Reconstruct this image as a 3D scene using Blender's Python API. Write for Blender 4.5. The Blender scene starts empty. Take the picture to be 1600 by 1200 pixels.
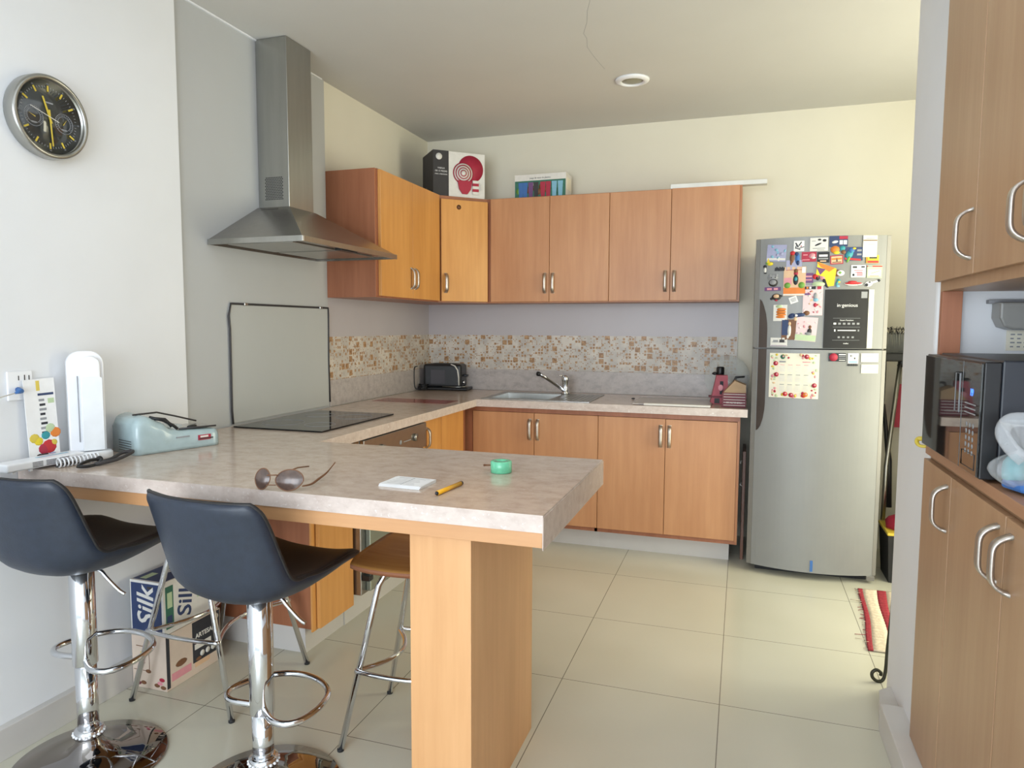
import bpy, bmesh, math, random
from mathutils import Matrix, Vector
random.seed(7)
PI = math.pi
sc = bpy.context.scene
C = sc.collection

# ------------------------------------------------------------------ camera
cam_d = bpy.data.cameras.new('camera'); cam = bpy.data.objects.new('camera', cam_d); C.objects.link(cam)
yaw, pitch, roll = .3188, -.082, .0038
F = Vector((-math.sin(yaw)*math.cos(pitch), math.cos(yaw)*math.cos(pitch), math.sin(pitch)))
R0 = Vector((math.cos(yaw), math.sin(yaw), 0)); U0 = R0.cross(F)
Rr = R0*math.cos(roll) + U0*math.sin(roll); Ur = U0*math.cos(roll) - R0*math.sin(roll)
M = Matrix.Identity(4)
for i in range(3):
    M[i][0] = Rr[i]; M[i][1] = Ur[i]; M[i][2] = -F[i]
M[0][3], M[1][3], M[2][3] = 0, 0, 1.395
cam.matrix_world = M
cam_d.sensor_width = 36; cam_d.lens = 36*1088.2/1600
cam_d.clip_start = .02
sc.camera = cam

# ------------------------------------------------------------------ light and exposure
sc.view_settings.view_transform = 'Standard'; sc.view_settings.look = 'None'
sc.view_settings.gamma = 1; sc.view_settings.use_curve_mapping = False
sc.view_settings.exposure = 0.0
W = bpy.data.worlds.new('sky'); sc.world = W; W.use_nodes = True
W.node_tree.nodes['Background'].inputs[0].default_value = (.80, .90, 1, 1)
W.node_tree.nodes['Background'].inputs[1].default_value = 1.3

def area(name, loc, direction, sx, sy, power, col):
    d = bpy.data.lights.new(name, 'AREA'); d.shape = 'RECTANGLE'; d.size = sx; d.size_y = sy
    d.energy = power; d.color = col
    o = bpy.data.objects.new(name, d); C.objects.link(o); o.location = loc
    o.rotation_euler = Vector(direction).to_track_quat('-Z', 'Y').to_euler()
    return o
area('window_light', (-.6, -2.95, 1.45), (0, 1, -.02), 3.0, 2.3, 158, (.84, .92, 1))
area('patio_light', (1.93, 3.55, 1.35), (-1, 0, .02), 1.05, 2.0, 46, (1, .94, .66))
area('added_ceiling_fill', (-.5, 1.0, 2.72), (0, 0, -1), 2.2, 2.2, 15, (.86, .93, 1))  # added fill lamp under the ceiling

# ------------------------------------------------------------------ materials
def lin(c):
    return tuple(((v/255)/12.92 if v/255 <= .04045 else ((v/255+.055)/1.055)**2.4) for v in c) + (1,)
MATS = {}
def base(name):
    m = bpy.data.materials.new(name); m.use_nodes = True
    nt = m.node_tree; return m, nt, nt.nodes['Principled BSDF']
def N(nt, t, **k):
    n = nt.nodes.new(t)
    for a, b in k.items(): setattr(n, a, b)
    return n
def coords(nt, scale=(1, 1, 1)):
    tc = N(nt, 'ShaderNodeTexCoord'); mp = N(nt, 'ShaderNodeMapping'); mp.inputs['Scale'].default_value = scale
    nt.links.new(tc.outputs['Object'], mp.inputs[0]); return mp.outputs[0]
def noise(nt, vec, scale, detail=3, rough=.5):
    n = N(nt, 'ShaderNodeTexNoise'); n.inputs['Scale'].default_value = scale
    n.inputs['Detail'].default_value = detail; n.inputs['Roughness'].default_value = rough
    nt.links.new(vec, n.inputs['Vector']); return n.outputs[0]
def ramp(nt, fac, stops):
    r = N(nt, 'ShaderNodeValToRGB'); e = r.color_ramp.elements
    e[0].position, e[0].color = stops[0]; e[1].position, e[1].color = stops[-1]
    for p, c in stops[1:-1]:
        x = e.new(p); x.color = c
    nt.links.new(fac, r.inputs[0]); return r.outputs[0]
def bump(nt, b, h, strength, dist=.002):
    n = N(nt, 'ShaderNodeBump'); n.inputs['Strength'].default_value = strength; n.inputs['Distance'].default_value = dist
    nt.links.new(h, n.inputs['Height']); nt.links.new(n.outputs[0], b.inputs['Normal'])
def plain(name, rgb, rough=.5, metal=0, var=.06, scale=12, bmp=0, spec=None, trans=0, coat=0, stretch=(1, 1, 1), alpha=1):
    if name in MATS: return MATS[name]
    m, nt, b = base(name); c = lin(rgb)
    v = coords(nt, stretch); n = noise(nt, v, scale)
    a = tuple(x*(1-var) for x in c[:3])+(1,); d = tuple(min(1, x*(1+var)) for x in c[:3])+(1,)
    nt.links.new(ramp(nt, n, [(.3, a), (.7, d)]), b.inputs['Base Color'])
    b.inputs['Roughness'].default_value = rough; b.inputs['Metallic'].default_value = metal
    if spec is not None: b.inputs['Specular IOR Level'].default_value = spec
    if trans: b.inputs['Transmission Weight'].default_value = trans
    if coat: b.inputs['Coat Weight'].default_value = coat
    if alpha < 1: b.inputs['Alpha'].default_value = alpha
    if bmp: bump(nt, b, noise(nt, v, scale*4, 4), bmp)
    MATS[name] = m; return m
def wood(name, c1, c2, rough=.38, axis='Z', tilt=0):
    m, nt, b = base(name)
    s = {'Z': (14, 14, .9), 'X': (.9, 14, 14), 'Y': (14, .9, 14)}[axis]
    v = coords(nt, s); n1 = noise(nt, v, 2.2, 6, .6)
    v2 = coords(nt, tuple(x*.22 if x > 5 else x*1.1 for x in s)); n2 = noise(nt, v2, 1.6, 3)
    mx = N(nt, 'ShaderNodeMix'); mx.data_type = 'FLOAT'; mx.inputs[0].default_value = .5
    nt.links.new(n1, mx.inputs[2]); nt.links.new(n2, mx.inputs[3])
    mid = tuple((x+y)/2 for x, y in zip(lin(c1), lin(c2)))
    nt.links.new(ramp(nt, mx.outputs[0], [(.32, lin(c2)), (.5, mid), (.66, lin(c1))]), b.inputs['Base Color'])
    b.inputs['Roughness'].default_value = rough
    bump(nt, b, n1, .06, .001)
    MATS[name] = m; return m
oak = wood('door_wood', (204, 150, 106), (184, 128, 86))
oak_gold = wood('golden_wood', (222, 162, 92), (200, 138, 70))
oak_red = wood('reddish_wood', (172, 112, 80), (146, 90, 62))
oak_frame = wood('frame_wood', (190, 130, 88), (168, 110, 72))
oak_pale = wood('pale_wood', (180, 146, 114), (164, 128, 96))
oak_pale_h = wood('pale_wood_level', (178, 136, 106), (160, 118, 90), axis='Y')
oak_h = wood('apron_wood', (212, 162, 116), (192, 142, 98), axis='X')
pil_w = wood('pillar_wood', (222, 172, 122), (204, 152, 102))
ply = wood('plywood', (196, 148, 84), (160, 108, 56), rough=.25, axis='X')
board = wood('brown_board', (120, 78, 58), (96, 62, 48))

wall_w = plain('white_plaster', (231, 233, 236), .8, var=.02, scale=3, bmp=.3)
wall_c = plain('cream_plaster', (226, 221, 204), .8, var=.02, scale=3, bmp=.12)
wall_g = plain('grey_paint', (185, 187, 188), .65, var=.02, scale=3, bmp=.04)
ceil_m = plain('ceiling_paint', (206, 205, 201), .85, var=.02, scale=2, bmp=.05)
splash = plain('lavender_tile', (186, 180, 182), .35, var=.02, scale=4)
base_m = plain('skirting_tile', (205, 202, 198), .3, var=.03, scale=6)
steel = plain('brushed_steel', (172, 172, 168), .3, 1, .05, 30, stretch=(1, 1, .1))
steel_d = plain('dark_steel', (156, 152, 146), .24, .9, .06, 30)
nickel = plain('nickel', (190, 182, 174), .34, .9, .05, 40)
chrome = plain('chrome', (222, 224, 228), .06, 1, .02, 10)
chrome_m = plain('base_mirror', (150, 146, 145), .04, 1, .02, 10)
black = plain('black_plastic', (24, 25, 28), .35, 0, .1, 20)
blackm = plain('black_matt', (34, 34, 36), .7, 0, .1, 20)
glassb = plain('black_glass', (20, 21, 22), .06, 0, .05, 5, spec=.35)
leather = plain('leather_blue_reflection', (38, 46, 60), .42, 0, .12, 40, bmp=.2)  # outer shell leather, bluish reflection put into its base colour
leather_b = plain('black_leather', (28, 26, 27), .5, 0, .12, 40, bmp=.2)
fr_m = plain('fridge_silver', (142, 143, 142), .42, .22, .02, 8, spec=.35)
fr_e = plain('fridge_edge', (132, 130, 126), .4, .35, .02, 8)
grip_m = plain('bronze_grip', (86, 76, 70), .3, .7, .06, 8)
white = plain('white_gloss', (238, 240, 244), .3, 0, .02, 8)
paper = plain('white_paper', (240, 240, 240), .7, 0, .03, 30)
cream = plain('cream_paper', (240, 235, 216), .7, 0, .03, 30)
ink = plain('dark_ink', (44, 46, 54), .7, 0, .1, 30)
grey = plain('grey_ink', (150, 152, 156), .7, 0, .1, 30)
navy = plain('navy_print', (44, 62, 104), .55, 0, .1, 12)
def col(n, rgb, r=.55): return plain(n, rgb, r, var=.04, scale=40)
red = col('red', (196, 44, 52)); crimson = col('crimson', (172, 40, 66)); orange = col('orange', (226, 130, 50))
yellow = col('yellow', (232, 208, 50)); green = col('green', (112, 160, 70)); teal = col('teal', (52, 150, 160))
blue = col('blue', (60, 110, 176)); lilac = col('lilac', (166, 168, 200)); pink = col('pink', (222, 150, 160))
brown = col('brown', (120, 80, 52)); purple = col('purple', (110, 70, 120)); tan = col('tan', (222, 186, 150))
palegreen = col('pale_green', (190, 210, 170)); skyb = col('sky_blue', (130, 184, 208)); lightpink = col('light_pink', (226, 204, 208))
gold = col('gold', (214, 190, 70), .3); charcoal = col('charcoal', (54, 52, 54)); offw = col('off_white', (226, 224, 218))
kraft = col('kraft', (176, 146, 110)); maroon = col('maroon', (110, 44, 56)); fern = col('dark_green', (50, 110, 90))
pale_glass = plain('sea_green_case', (168, 188, 192), .25, 0, .06, 30, coat=.4)
lens_m = plain('brown_lens', (92, 74, 66), .22, .1, .3, 60, coat=.4)
green_tape = plain('mint_tape', (128, 226, 182), .15, 0, .12, 90, trans=.25)
bag_m = plain('cloudy_plastic', (228, 232, 236), .15, 0, .03, 20, alpha=.30)
glass = plain('clear_glass', (225, 232, 230), .05, 0, .01, 5, alpha=.28)
screen_g = plain('green_grey_steel', (150, 156, 142), .25, .55, .03, 8)
splash_glass = plain('grey_glass_panel', (184, 186, 184), .22, 0, .01, 4, spec=.35)

def tile_floor():
    m, nt, b = base('floor_tiles'); tc = N(nt, 'ShaderNodeTexCoord'); sp = N(nt, 'ShaderNodeSeparateXYZ')
    nt.links.new(tc.outputs['Object'], sp.inputs[0])
    def line(out, off, size, w):
        a = N(nt, 'ShaderNodeMath', operation='ADD'); a.inputs[1].default_value = off; nt.links.new(out, a.inputs[0])
        d = N(nt, 'ShaderNodeMath', operation='DIVIDE'); d.inputs[1].default_value = size; nt.links.new(a.outputs[0], d.inputs[0])
        f = N(nt, 'ShaderNodeMath', operation='FRACT'); nt.links.new(d.outputs[0], f.inputs[0])
        l = N(nt, 'ShaderNodeMath', operation='LESS_THAN'); l.inputs[1].default_value = w/size; nt.links.new(f.outputs[0], l.inputs[0])
        return l.outputs[0]
    lx = line(sp.outputs[0], .6435+60, .6, .003); ly = line(sp.outputs[1], -3.8275+61.56, .6156, .003)
    mx = N(nt, 'ShaderNodeMath', operation='MAXIMUM'); nt.links.new(lx, mx.inputs[0]); nt.links.new(ly, mx.inputs[1])
    n = noise(nt, tc.outputs['Object'], 1.6, 2)
    c = ramp(nt, n, [(.3, lin((203, 201, 184))), (.7, lin((212, 210, 194)))])
    mi = N(nt, 'ShaderNodeMix'); mi.data_type = 'RGBA'; nt.links.new(mx.outputs[0], mi.inputs[0])
    nt.links.new(c, mi.inputs[6]); mi.inputs[7].default_value = lin((122, 118, 106))
    nt.links.new(mi.outputs[2], b.inputs['Base Color']); b.inputs['Roughness'].default_value = .2
    return m
floor_m = tile_floor()
def stone(name, a, bb, w, rough=.16):
    m, nt, b = base(name); v = coords(nt); v2 = coords(nt, (13, 20, 20))
    n1 = noise(nt, v2, 1.3, 9, .72); n2 = noise(nt, v, 70, 4, .7)
    c1 = ramp(nt, n1, [(.32, lin(bb)), (.5, lin(a)), (.66, lin(tuple(min(255, x+10) for x in a)))])
    f = ramp(nt, n2, [(.60, (0, 0, 0, 1)), (.70, (1, 1, 1, 1))])
    mi = N(nt, 'ShaderNodeMix'); mi.data_type = 'RGBA'; nt.links.new(f, mi.inputs[0]); nt.links.new(c1, mi.inputs[6]); mi.inputs[7].default_value = lin(w)
    nt.links.new(mi.outputs[2], b.inputs['Base Color']); b.inputs['Roughness'].default_value = rough
    return m
top_m = stone('beige_stone', (202, 184, 168), (182, 162, 146), (214, 200, 188))
edge_m = stone('pale_stone_edge', (206, 191, 182), (190, 172, 162), (232, 226, 222), .3)
up_m = stone('grey_stone', (182, 174, 170), (160, 152, 150), (200, 194, 192), .3)
def mosaic():
    m, nt, b = base('mosaic'); tc = N(nt, 'ShaderNodeTexCoord'); sp = N(nt, 'ShaderNodeSeparateXYZ'); nt.links.new(tc.outputs['Object'], sp.inputs[0])
    u = N(nt, 'ShaderNodeMath', operation='ADD'); nt.links.new(sp.outputs[0], u.inputs[0]); nt.links.new(sp.outputs[1], u.inputs[1])
    cv = N(nt, 'ShaderNodeCombineXYZ'); nt.links.new(u.outputs[0], cv.inputs[0]); nt.links.new(sp.outputs[2], cv.inputs[1])
    def layer(size, thr, ins, seed):
        s = N(nt, 'ShaderNodeVectorMath', operation='SCALE'); s.inputs['Scale'].default_value = 1/size; nt.links.new(cv.outputs[0], s.inputs[0])
        a = N(nt, 'ShaderNodeVectorMath', operation='ADD'); a.inputs[1].default_value = (seed+100, seed+50, 0); nt.links.new(s.outputs[0], a.inputs[0])
        fl = N(nt, 'ShaderNodeVectorMath', operation='FLOOR'); nt.links.new(a.outputs[0], fl.inputs[0])
        wn = N(nt, 'ShaderNodeTexWhiteNoise'); nt.links.new(fl.outputs[0], wn.inputs[0])
        g = N(nt, 'ShaderNodeMath', operation='LESS_THAN'); g.inputs[1].default_value = thr; nt.links.new(wn.outputs[0], g.inputs[0])
        fr = N(nt, 'ShaderNodeVectorMath', operation='FRACTION'); nt.links.new(a.outputs[0], fr.inputs[0])
        s2 = N(nt, 'ShaderNodeSeparateXYZ'); nt.links.new(fr.outputs[0], s2.inputs[0]); out = g.outputs[0]
        for k in (0, 1):
            c1 = N(nt, 'ShaderNodeMath', operation='COMPARE'); c1.inputs[1].default_value = .5; c1.inputs[2].default_value = ins
            nt.links.new(s2.outputs[k], c1.inputs[0])
            mu = N(nt, 'ShaderNodeMath', operation='MULTIPLY'); nt.links.new(out, mu.inputs[0]); nt.links.new(c1.outputs[0], mu.inputs[1]); out = mu.outputs[0]
        return out, wn.outputs[0]
    l1, r1 = layer(.021, .24, .36, 3); l2, r2 = layer(.042, .13, .4, 11); l3, r3 = layer(.011, .18, .3, 21)
    mx = N(nt, 'ShaderNodeMath', operation='MAXIMUM'); nt.links.new(l1, mx.inputs[0]); nt.links.new(l2, mx.inputs[1])
    mx2 = N(nt, 'ShaderNodeMath', operation='MAXIMUM'); nt.links.new(mx.outputs[0], mx2.inputs[0]); nt.links.new(l3, mx2.inputs[1])
    n = noise(nt, tc.outputs['Object'], 14, 3); n2 = noise(nt, tc.outputs['Object'], 60, 3)
    cb = ramp(nt, n, [(.35, lin((184, 178, 170))), (.65, lin((212, 204, 192)))])
    br = ramp(nt, n2, [(.35, lin((142, 104, 70))), (.65, lin((190, 152, 108)))])
    mi = N(nt, 'ShaderNodeMix'); mi.data_type = 'RGBA'; nt.links.new(mx2.outputs[0], mi.inputs[0]); nt.links.new(cb, mi.inputs[6]); nt.links.new(br, mi.inputs[7])
    nt.links.new(mi.outputs[2], b.inputs['Base Color']); b.inputs['Roughness'].default_value = .4
    return m
mos_m = mosaic()
def emis(name, rgb, s):
    m, nt, b = base(name); b.inputs['Emission Color'].default_value = lin(rgb); b.inputs['Emission Strength'].default_value = s
    b.inputs['Base Color'].default_value = lin(rgb); return m
led = emis('blue_digits', (60, 110, 255), 3)

# ------------------------------------------------------------------ mesh helpers
def frame(o, x, y):
    x = Vector(x).normalized(); y = Vector(y).normalized(); z = x.cross(y)
    m = Matrix.Identity(4)
    for i in range(3): m[i][0], m[i][1], m[i][2], m[i][3] = x[i], y[i], z[i], o[i]
    return m
FRONT = ((1, 0, 0), (0, 0, 1))      # a face looking towards -Y
RIGHT = ((0, 1, 0), (0, 0, 1))      # looking towards +X
LEFT = ((0, -1, 0), (0, 0, 1))      # looking towards -X
UP = ((1, 0, 0), (0, 1, 0))
class MB:
    def __init__(s, M=None): s.v, s.f, s.m, s.sm, s.mats, s.M = [], [], [], [], [], M
    def add(s, vs, fs, mat, smooth=False, M=None):
        if mat not in s.mats: s.mats.append(mat)
        k = s.mats.index(mat); o = len(s.v)
        for p in vs:
            p = Vector(p)
            if M is not None: p = M @ p
            if s.M is not None: p = s.M @ p
            s.v.append(p)
        for f in fs: s.f.append([i+o for i in f]); s.m.append(k); s.sm.append(smooth)
        return s
    def bm(s, bm_, mat, smooth=False, M=None):
        bm_.verts.ensure_lookup_table(); bm_.verts.index_update()
        s.add([v.co.copy() for v in bm_.verts], [[v.index for v in f.verts] for f in bm_.faces], mat, smooth, M); bm_.free(); return s
    def box(s, x0, x1, y0, y1, z0, z1, mat, b=0, M=None, seg=2):
        x0, x1 = sorted((x0, x1)); y0, y1 = sorted((y0, y1)); z0, z1 = sorted((z0, z1))
        q = bmesh.new(); bmesh.ops.create_cube(q, size=1)
        for v in q.verts: v.co = Vector(((x0+x1)/2+v.co.x*(x1-x0), (y0+y1)/2+v.co.y*(y1-y0), (z0+z1)/2+v.co.z*(z1-z0)))
        if b:
            b = min(b, .49*min(x1-x0, y1-y0, z1-z0))
            bmesh.ops.bevel(q, geom=q.edges[:], offset=b, segments=seg, affect='EDGES', profile=.5)
        return s.bm(q, mat, False, M)
    def prism(s, pts, h0, h1, mat, M=None, b=0, smooth=False):
        q = bmesh.new(); lo = [q.verts.new((x, y, h0)) for x, y in pts]; hi = [q.verts.new((x, y, h1)) for x, y in pts]
        n = len(pts); q.faces.new(lo[::-1]); q.faces.new(hi)
        for i in range(n): q.faces.new((lo[i], lo[(i+1) % n], hi[(i+1) % n], hi[i]))
        bmesh.ops.recalc_face_normals(q, faces=q.faces[:])
        if b:
            e = [e for e in q.edges if abs(e.verts[0].co.z-e.verts[1].co.z) < 1e-6]
            bmesh.ops.bevel(q, geom=e, offset=b, segments=2, affect='EDGES', profile=.5)
        return s.bm(q, mat, smooth, M)
    def tube(s, pts, r, mat, closed=False, n=12, M=None, ry=None):
        P = [Vector(p) for p in pts]; L = len(P); vs = []; fs = []
        rr = r if isinstance(r, (list, tuple)) else [r]*L
        up = None
        for i in range(L):
            a = P[(i-1) % L] if (closed or i > 0) else P[i]; c = P[(i+1) % L] if (closed or i < L-1) else P[i]
            t = (c-a).normalized()
            if up is None:
                up = Vector((0, 0, 1)) if abs(t.z) < .9 else Vector((1, 0, 0))
            sd = t.cross(up).normalized(); up = sd.cross(t).normalized()
            for k in range(n):
                w = 2*PI*k/n; vs.append(P[i]+sd*math.cos(w)*rr[i]+up*math.sin(w)*(ry if ry else rr[i]))
        for i in range(L if closed else L-1):
            for k in range(n):
                fs.append((i*n+k, i*n+(k+1) % n, ((i+1) % L)*n+(k+1) % n, ((i+1) % L)*n+k))
        if not closed: fs.append(tuple(range(n))[::-1]); fs.append(tuple((L-1)*n+k for k in range(n)))
        return s.add(vs, fs, mat, True, M)
    def lathe(s, prof, mat, c=(0, 0, 0), n=40, M=None, smooth=True):
        vs, fs = [], []
        for r, z in prof:
            for k in range(n): w = 2*PI*k/n; vs.append((c[0]+r*math.cos(w), c[1]+r*math.sin(w), c[2]+z))
        for i in range(len(prof)-1):
            for k in range(n): fs.append((i*n+k, i*n+(k+1) % n, (i+1)*n+(k+1) % n, (i+1)*n+k))
        if prof[0][0] > 1e-6: fs.append(tuple(range(n))[::-1])
        if prof[-1][0] > 1e-6: fs.append(tuple((len(prof)-1)*n+k for k in range(n)))
        return s.add(vs, fs, mat, smooth, M)
    def ball(s, c, r, mat, M=None, sub=2, jit=0):
        q = bmesh.new(); bmesh.ops.create_icosphere(q, subdivisions=sub, radius=1)
        r = r if isinstance(r, (tuple, list)) else (r, r, r)
        for v in q.verts:
            j = 1+random.uniform(-jit, jit); v.co = Vector((c[0]+v.co.x*r[0]*j, c[1]+v.co.y*r[1]*j, c[2]+v.co.z*r[2]*j))
        return s.bm(q, mat, True, M)
    def grid(s, fn, nu, nv, mat, smooth=True, M=None, closeu=False):
        vs = [fn(i/(nu-1 if not closeu else nu), j/(nv-1)) for i in range(nu) for j in range(nv)]; fs = []
        for i in range(nu if closeu else nu-1):
            for j in range(nv-1):
                a = i*nv+j; b2 = ((i+1) % nu)*nv+j; fs.append((a, b2, b2+1, a+1))
        return s.add(vs, fs, mat, smooth, M)
    def text(s, t, size, M, mat, ext=.0004, shear=0, off=0, align='CENTER'):
        cu = bpy.data.curves.new('t', 'FONT'); cu.body = t; cu.size = size; cu.extrude = ext; cu.align_x = align; cu.align_y = 'CENTER'
        cu.shear = shear; cu.offset = off; cu.resolution_u = 3
        o = bpy.data.objects.new('t', cu); C.objects.link(o); dg = bpy.context.evaluated_depsgraph_get(); dg.update()
        me = bpy.data.meshes.new_from_object(o.evaluated_get(dg))
        s.add([v.co.copy() for v in me.vertices], [list(p.vertices) for p in me.polygons], mat, False, M)
        bpy.data.objects.remove(o); bpy.data.curves.remove(cu); bpy.data.meshes.remove(me); return s
    def build(s, name, parent=None, local=False, loc=None):
        root = parent
        while root is not None and root.parent is not None: root = root.parent
        off = Vector((0, 0, 0))
        if root is not None and not local: off = Vector(root.location)
        if parent is None:
            if loc is None:
                xs = [v.x for v in s.v]; ys = [v.y for v in s.v]; zs = [v.z for v in s.v]
                loc = ((min(xs)+max(xs))/2, (min(ys)+max(ys))/2, min(zs))
            off = Vector(loc)
        me = bpy.data.meshes.new(name); me.from_pydata([tuple(v-off) for v in s.v], [], s.f)
        for m in s.mats: me.materials.append(m)
        for p, k, sm in zip(me.polygons, s.m, s.sm): p.material_index = k; p.use_smooth = sm
        me.update()
        o = bpy.data.objects.new(name, me); C.objects.link(o)
        if parent is None: o.location = off
        else: o.parent = parent
        return o
def thing(name, label, cat, loc=(0, 0, 0), rotz=0, group=None):
    o = bpy.data.objects.new(name, None); C.objects.link(o); o.location = loc; o.rotation_euler = (0, 0, rotz); o.empty_display_size = .05
    o['label'] = label; o['category'] = cat
    if group: o['group'] = group
    return o
def tag(o, label, cat, group=None):
    o['label'] = label; o['category'] = cat
    if group: o['group'] = group
    return o
def struct(name, mb):
    o = mb.build(name, None, loc=(0, 0, 0)); o['kind'] = 'structure'; return o
def copy_tree(o, parent=None):
    c = o.copy(); C.objects.link(c); c.parent = parent
    for ch in list(o.children): copy_tree(ch, c)
    return c
def weld(o, dist=1e-4):
    b = bmesh.new(); b.from_mesh(o.data); bmesh.ops.remove_doubles(b, verts=b.verts[:], dist=dist)
    bmesh.ops.recalc_face_normals(b, faces=b.faces[:]); b.to_mesh(o.data); b.free(); return o

# ------------------------------------------------------------------ the room
ZC = 2.758
struct('floor', MB().box(-2.4, 2.0, -3.1, 4.95, -.1, 0, floor_m))
struct('ceiling', MB().box(-2.4, 2.0, -3.1, 4.95, ZC, ZC+.1, ceil_m))
struct('wall_left', MB().box(-2.40, -2.240, -3.1, 2.372, 0, ZC, wall_w))
struct('wall_stove', MB().box(-2.40, -2.255, 2.372, 3.468, 0, ZC, wall_g))
struct('wall_cupboards', MB().box(-2.40, -2.262, 3.468, 4.95, 0, ZC, wall_c))
struct('wall_back', MB().box(-2.262, 2.0, 4.83, 4.95, 0, ZC, wall_c))
w = MB(); w.box(1.08, 1.9, 4.10, 4.2, 0, 1.72, wall_c); w.box(1.9, 2.0, 2.9, 4.83, 2.35, ZC, wall_c); w.box(1.9, 2.0, 2.9, 3.0, 0, 2.35, wall_c); w.box(1.9, 2.0, 4.1, 4.83, 0, 2.35, wall_c)  # first box is an unseen stub wall added to shade the broom corner
struct('wall_right_and_shade_stub', w)
struct('wall_dining', MB().box(.985, 1.09, -3.1, 2.43, 0, ZC, wall_w))
w = MB(); w.box(-2.24, .985, -3.1, -3.0, 2.62, ZC, wall_w); w.box(-2.24, -2.1, -3.1, -3.0, 0, 2.62, wall_w); w.box(.9, .985, -3.1, -3.0, 0, 2.62, wall_w)
struct('wall_rear', w)
# partition whose rounded end stands beside the tall cupboards
r = .055; pts = [(2.0, 2.425), (.62, 2.425)]
for k in range(5): a = PI*1.5-k*PI/8; pts.append((.56+.03+.03*math.cos(a), 2.425+.03+.03*math.sin(a)))
for k in range(9): a = PI-k*PI/16; pts.append((.56+r+r*math.cos(a), 2.92-r+r*math.sin(a)))
pts += [(2.0, 2.92)]
struct('wall_partition', MB().prism(pts, 0, ZC, wall_w))
struct('baseboard_left', MB().box(-2.240, -2.210, -3.0, 2.372, 0, .105, base_m, .002))
b = MB(); b.box(.49, .562, -1.2, 2.60, 0, .10, base_m, .003); b.prism([(.49, 2.6), (.562, 2.6), (.562, 2.80), (.515, 2.76)], 0, .07, base_m)
struct('baseboard_right', b)
struct('trim_step', MB().box(.502, .985, -1.2, 2.42, .0, .1004, base_m))
# backsplash courses
struct('trim_1', MB().box(-2.262, -.03, 4.822, 4.8305, 1.333, 1.565, splash))
struct('trim_2', MB().box(-2.262, -.03, 4.820, 4.8305, 1.084, 1.333, mos_m))
struct('trim_3', MB().box(-2.255, .04, 4.816, 4.8305, .93, 1.084, up_m, .002))
struct('trim_8', MB().box(-2.263, -2.256, 3.468, 4.825, 1.333, 1.565, splash))
struct('trim_4', MB().box(-2.263, -2.252, 3.468, 4.82, 1.084, 1.333, mos_m))
struct('trim_5', MB().box(-2.263, -2.249, 3.468, 4.816, .93, 1.084, up_m, .002))
struct('trim_6', MB().box(-2.256, -2.246, 2.38, 3.44, ZC-.008, ZC-.001, white))
t = MB(); q = [(-.62, 2.85), (-.647, 2.982), (-.68, 3.08), (-.705, 3.189), (-.745, 3.30), (-.742, 3.36), (-.762, 3.46), (-.757, 3.56), (-.748, 3.66), (-.735, 3.776)]
t.tube([(x-.0, y, ZC+.0004) for x, y in q], .0011, grey, n=5); struct('trim_7', t)
w = thing('ceiling_light', 'round white recessed downlight in the kitchen ceiling', 'ceiling light', (-.62, 3.98, ZC-.03))
MB().lathe([(.058, .03), (.06, .018), (.070, .014), (.092, .022), (.095, .03)], white, (-.62, 3.98, ZC-.03)).build('trim_ring', w)
MB().lathe([(.001, .020), (.03, .019), (.058, .024), (.058, .03)], plain('lamp_glass', (150, 148, 130), .3), (-.62, 3.98, ZC-.03)).build('lamp', w)

# ------------------------------------------------------------------ worktop and its pillar
def cells(xs, ys, filled, z0, z1, mtop, bev=.006):
    q = bmesh.new(); V = {}
    def v(i, j, z):
        k = (i, j, z)
        if k not in V: V[k] = q.verts.new((xs[i], ys[j], z))
        return V[k]
    F_ = lambda i, j: 0 <= i < len(xs)-1 and 0 <= j < len(ys)-1 and filled(i, j)
    for i in range(len(xs)-1):
        for j in range(len(ys)-1):
            if not F_(i, j): continue
            q.faces.new((v(i, j, z1), v(i+1, j, z1), v(i+1, j+1, z1), v(i, j+1, z1)))
            q.faces.new((v(i, j, z0), v(i, j+1, z0), v(i+1, j+1, z0), v(i+1, j, z0)))
            if not F_(i, j-1): q.faces.new((v(i, j, z0), v(i+1, j, z0), v(i+1, j, z1), v(i, j, z1)))
            if not F_(i, j+1): q.faces.new((v(i+1, j+1, z0), v(i, j+1, z0), v(i, j+1, z1), v(i+1, j+1, z1)))
            if not F_(i-1, j): q.faces.new((v(i, j+1, z0), v(i, j, z0), v(i, j, z1), v(i, j+1, z1)))
            if not F_(i+1, j): q.faces.new((v(i+1, j, z0), v(i+1, j+1, z0), v(i+1, j+1, z1), v(i+1, j, z1)))
    e = [e for e in q.edges if len(e.link_faces) == 2 and e.calc_face_angle() > 1 and abs(e.verts[0].co.z-z1) < 1e-6 and abs(e.verts[1].co.z-z1) < 1e-6]
    bmesh.ops.bevel(q, geom=e, offset=bev, segments=3, affect='EDGES', profile=.5)
    return q
ZT = .93
wt = thing('worktop', 'beige speckled stone worktop running from the breakfast bar around to the sink', 'countertop', (-1.2, 2.0, .842))
xs = [-2.238, -1.61, -1.56, -.93, -.455, .04]; ys = [1.627, 2.40, 4.15, 4.245, 4.63, 4.814]
def fill(i, j):
    if j == 0: return i <= 3
    if j == 1: return i == 0
    if j == 3: return i != 2
    return True
q = cells(xs, ys, fill, ZT-.045, ZT, top_m)
tb = MB(); n0 = len(tb.v); q.verts.index_update()
top = [f for f in q.faces if f.normal.z > .5]; side = [f for f in q.faces if f.normal.z <= .5]
vs = [v.co.copy() for v in q.verts]
tb.add(vs, [[v.index for v in f.verts] for f in top], top_m); tb.add(vs, [[v.index for v in f.verts] for f in side], edge_m); q.free()
tb.build('top', wt)
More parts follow.
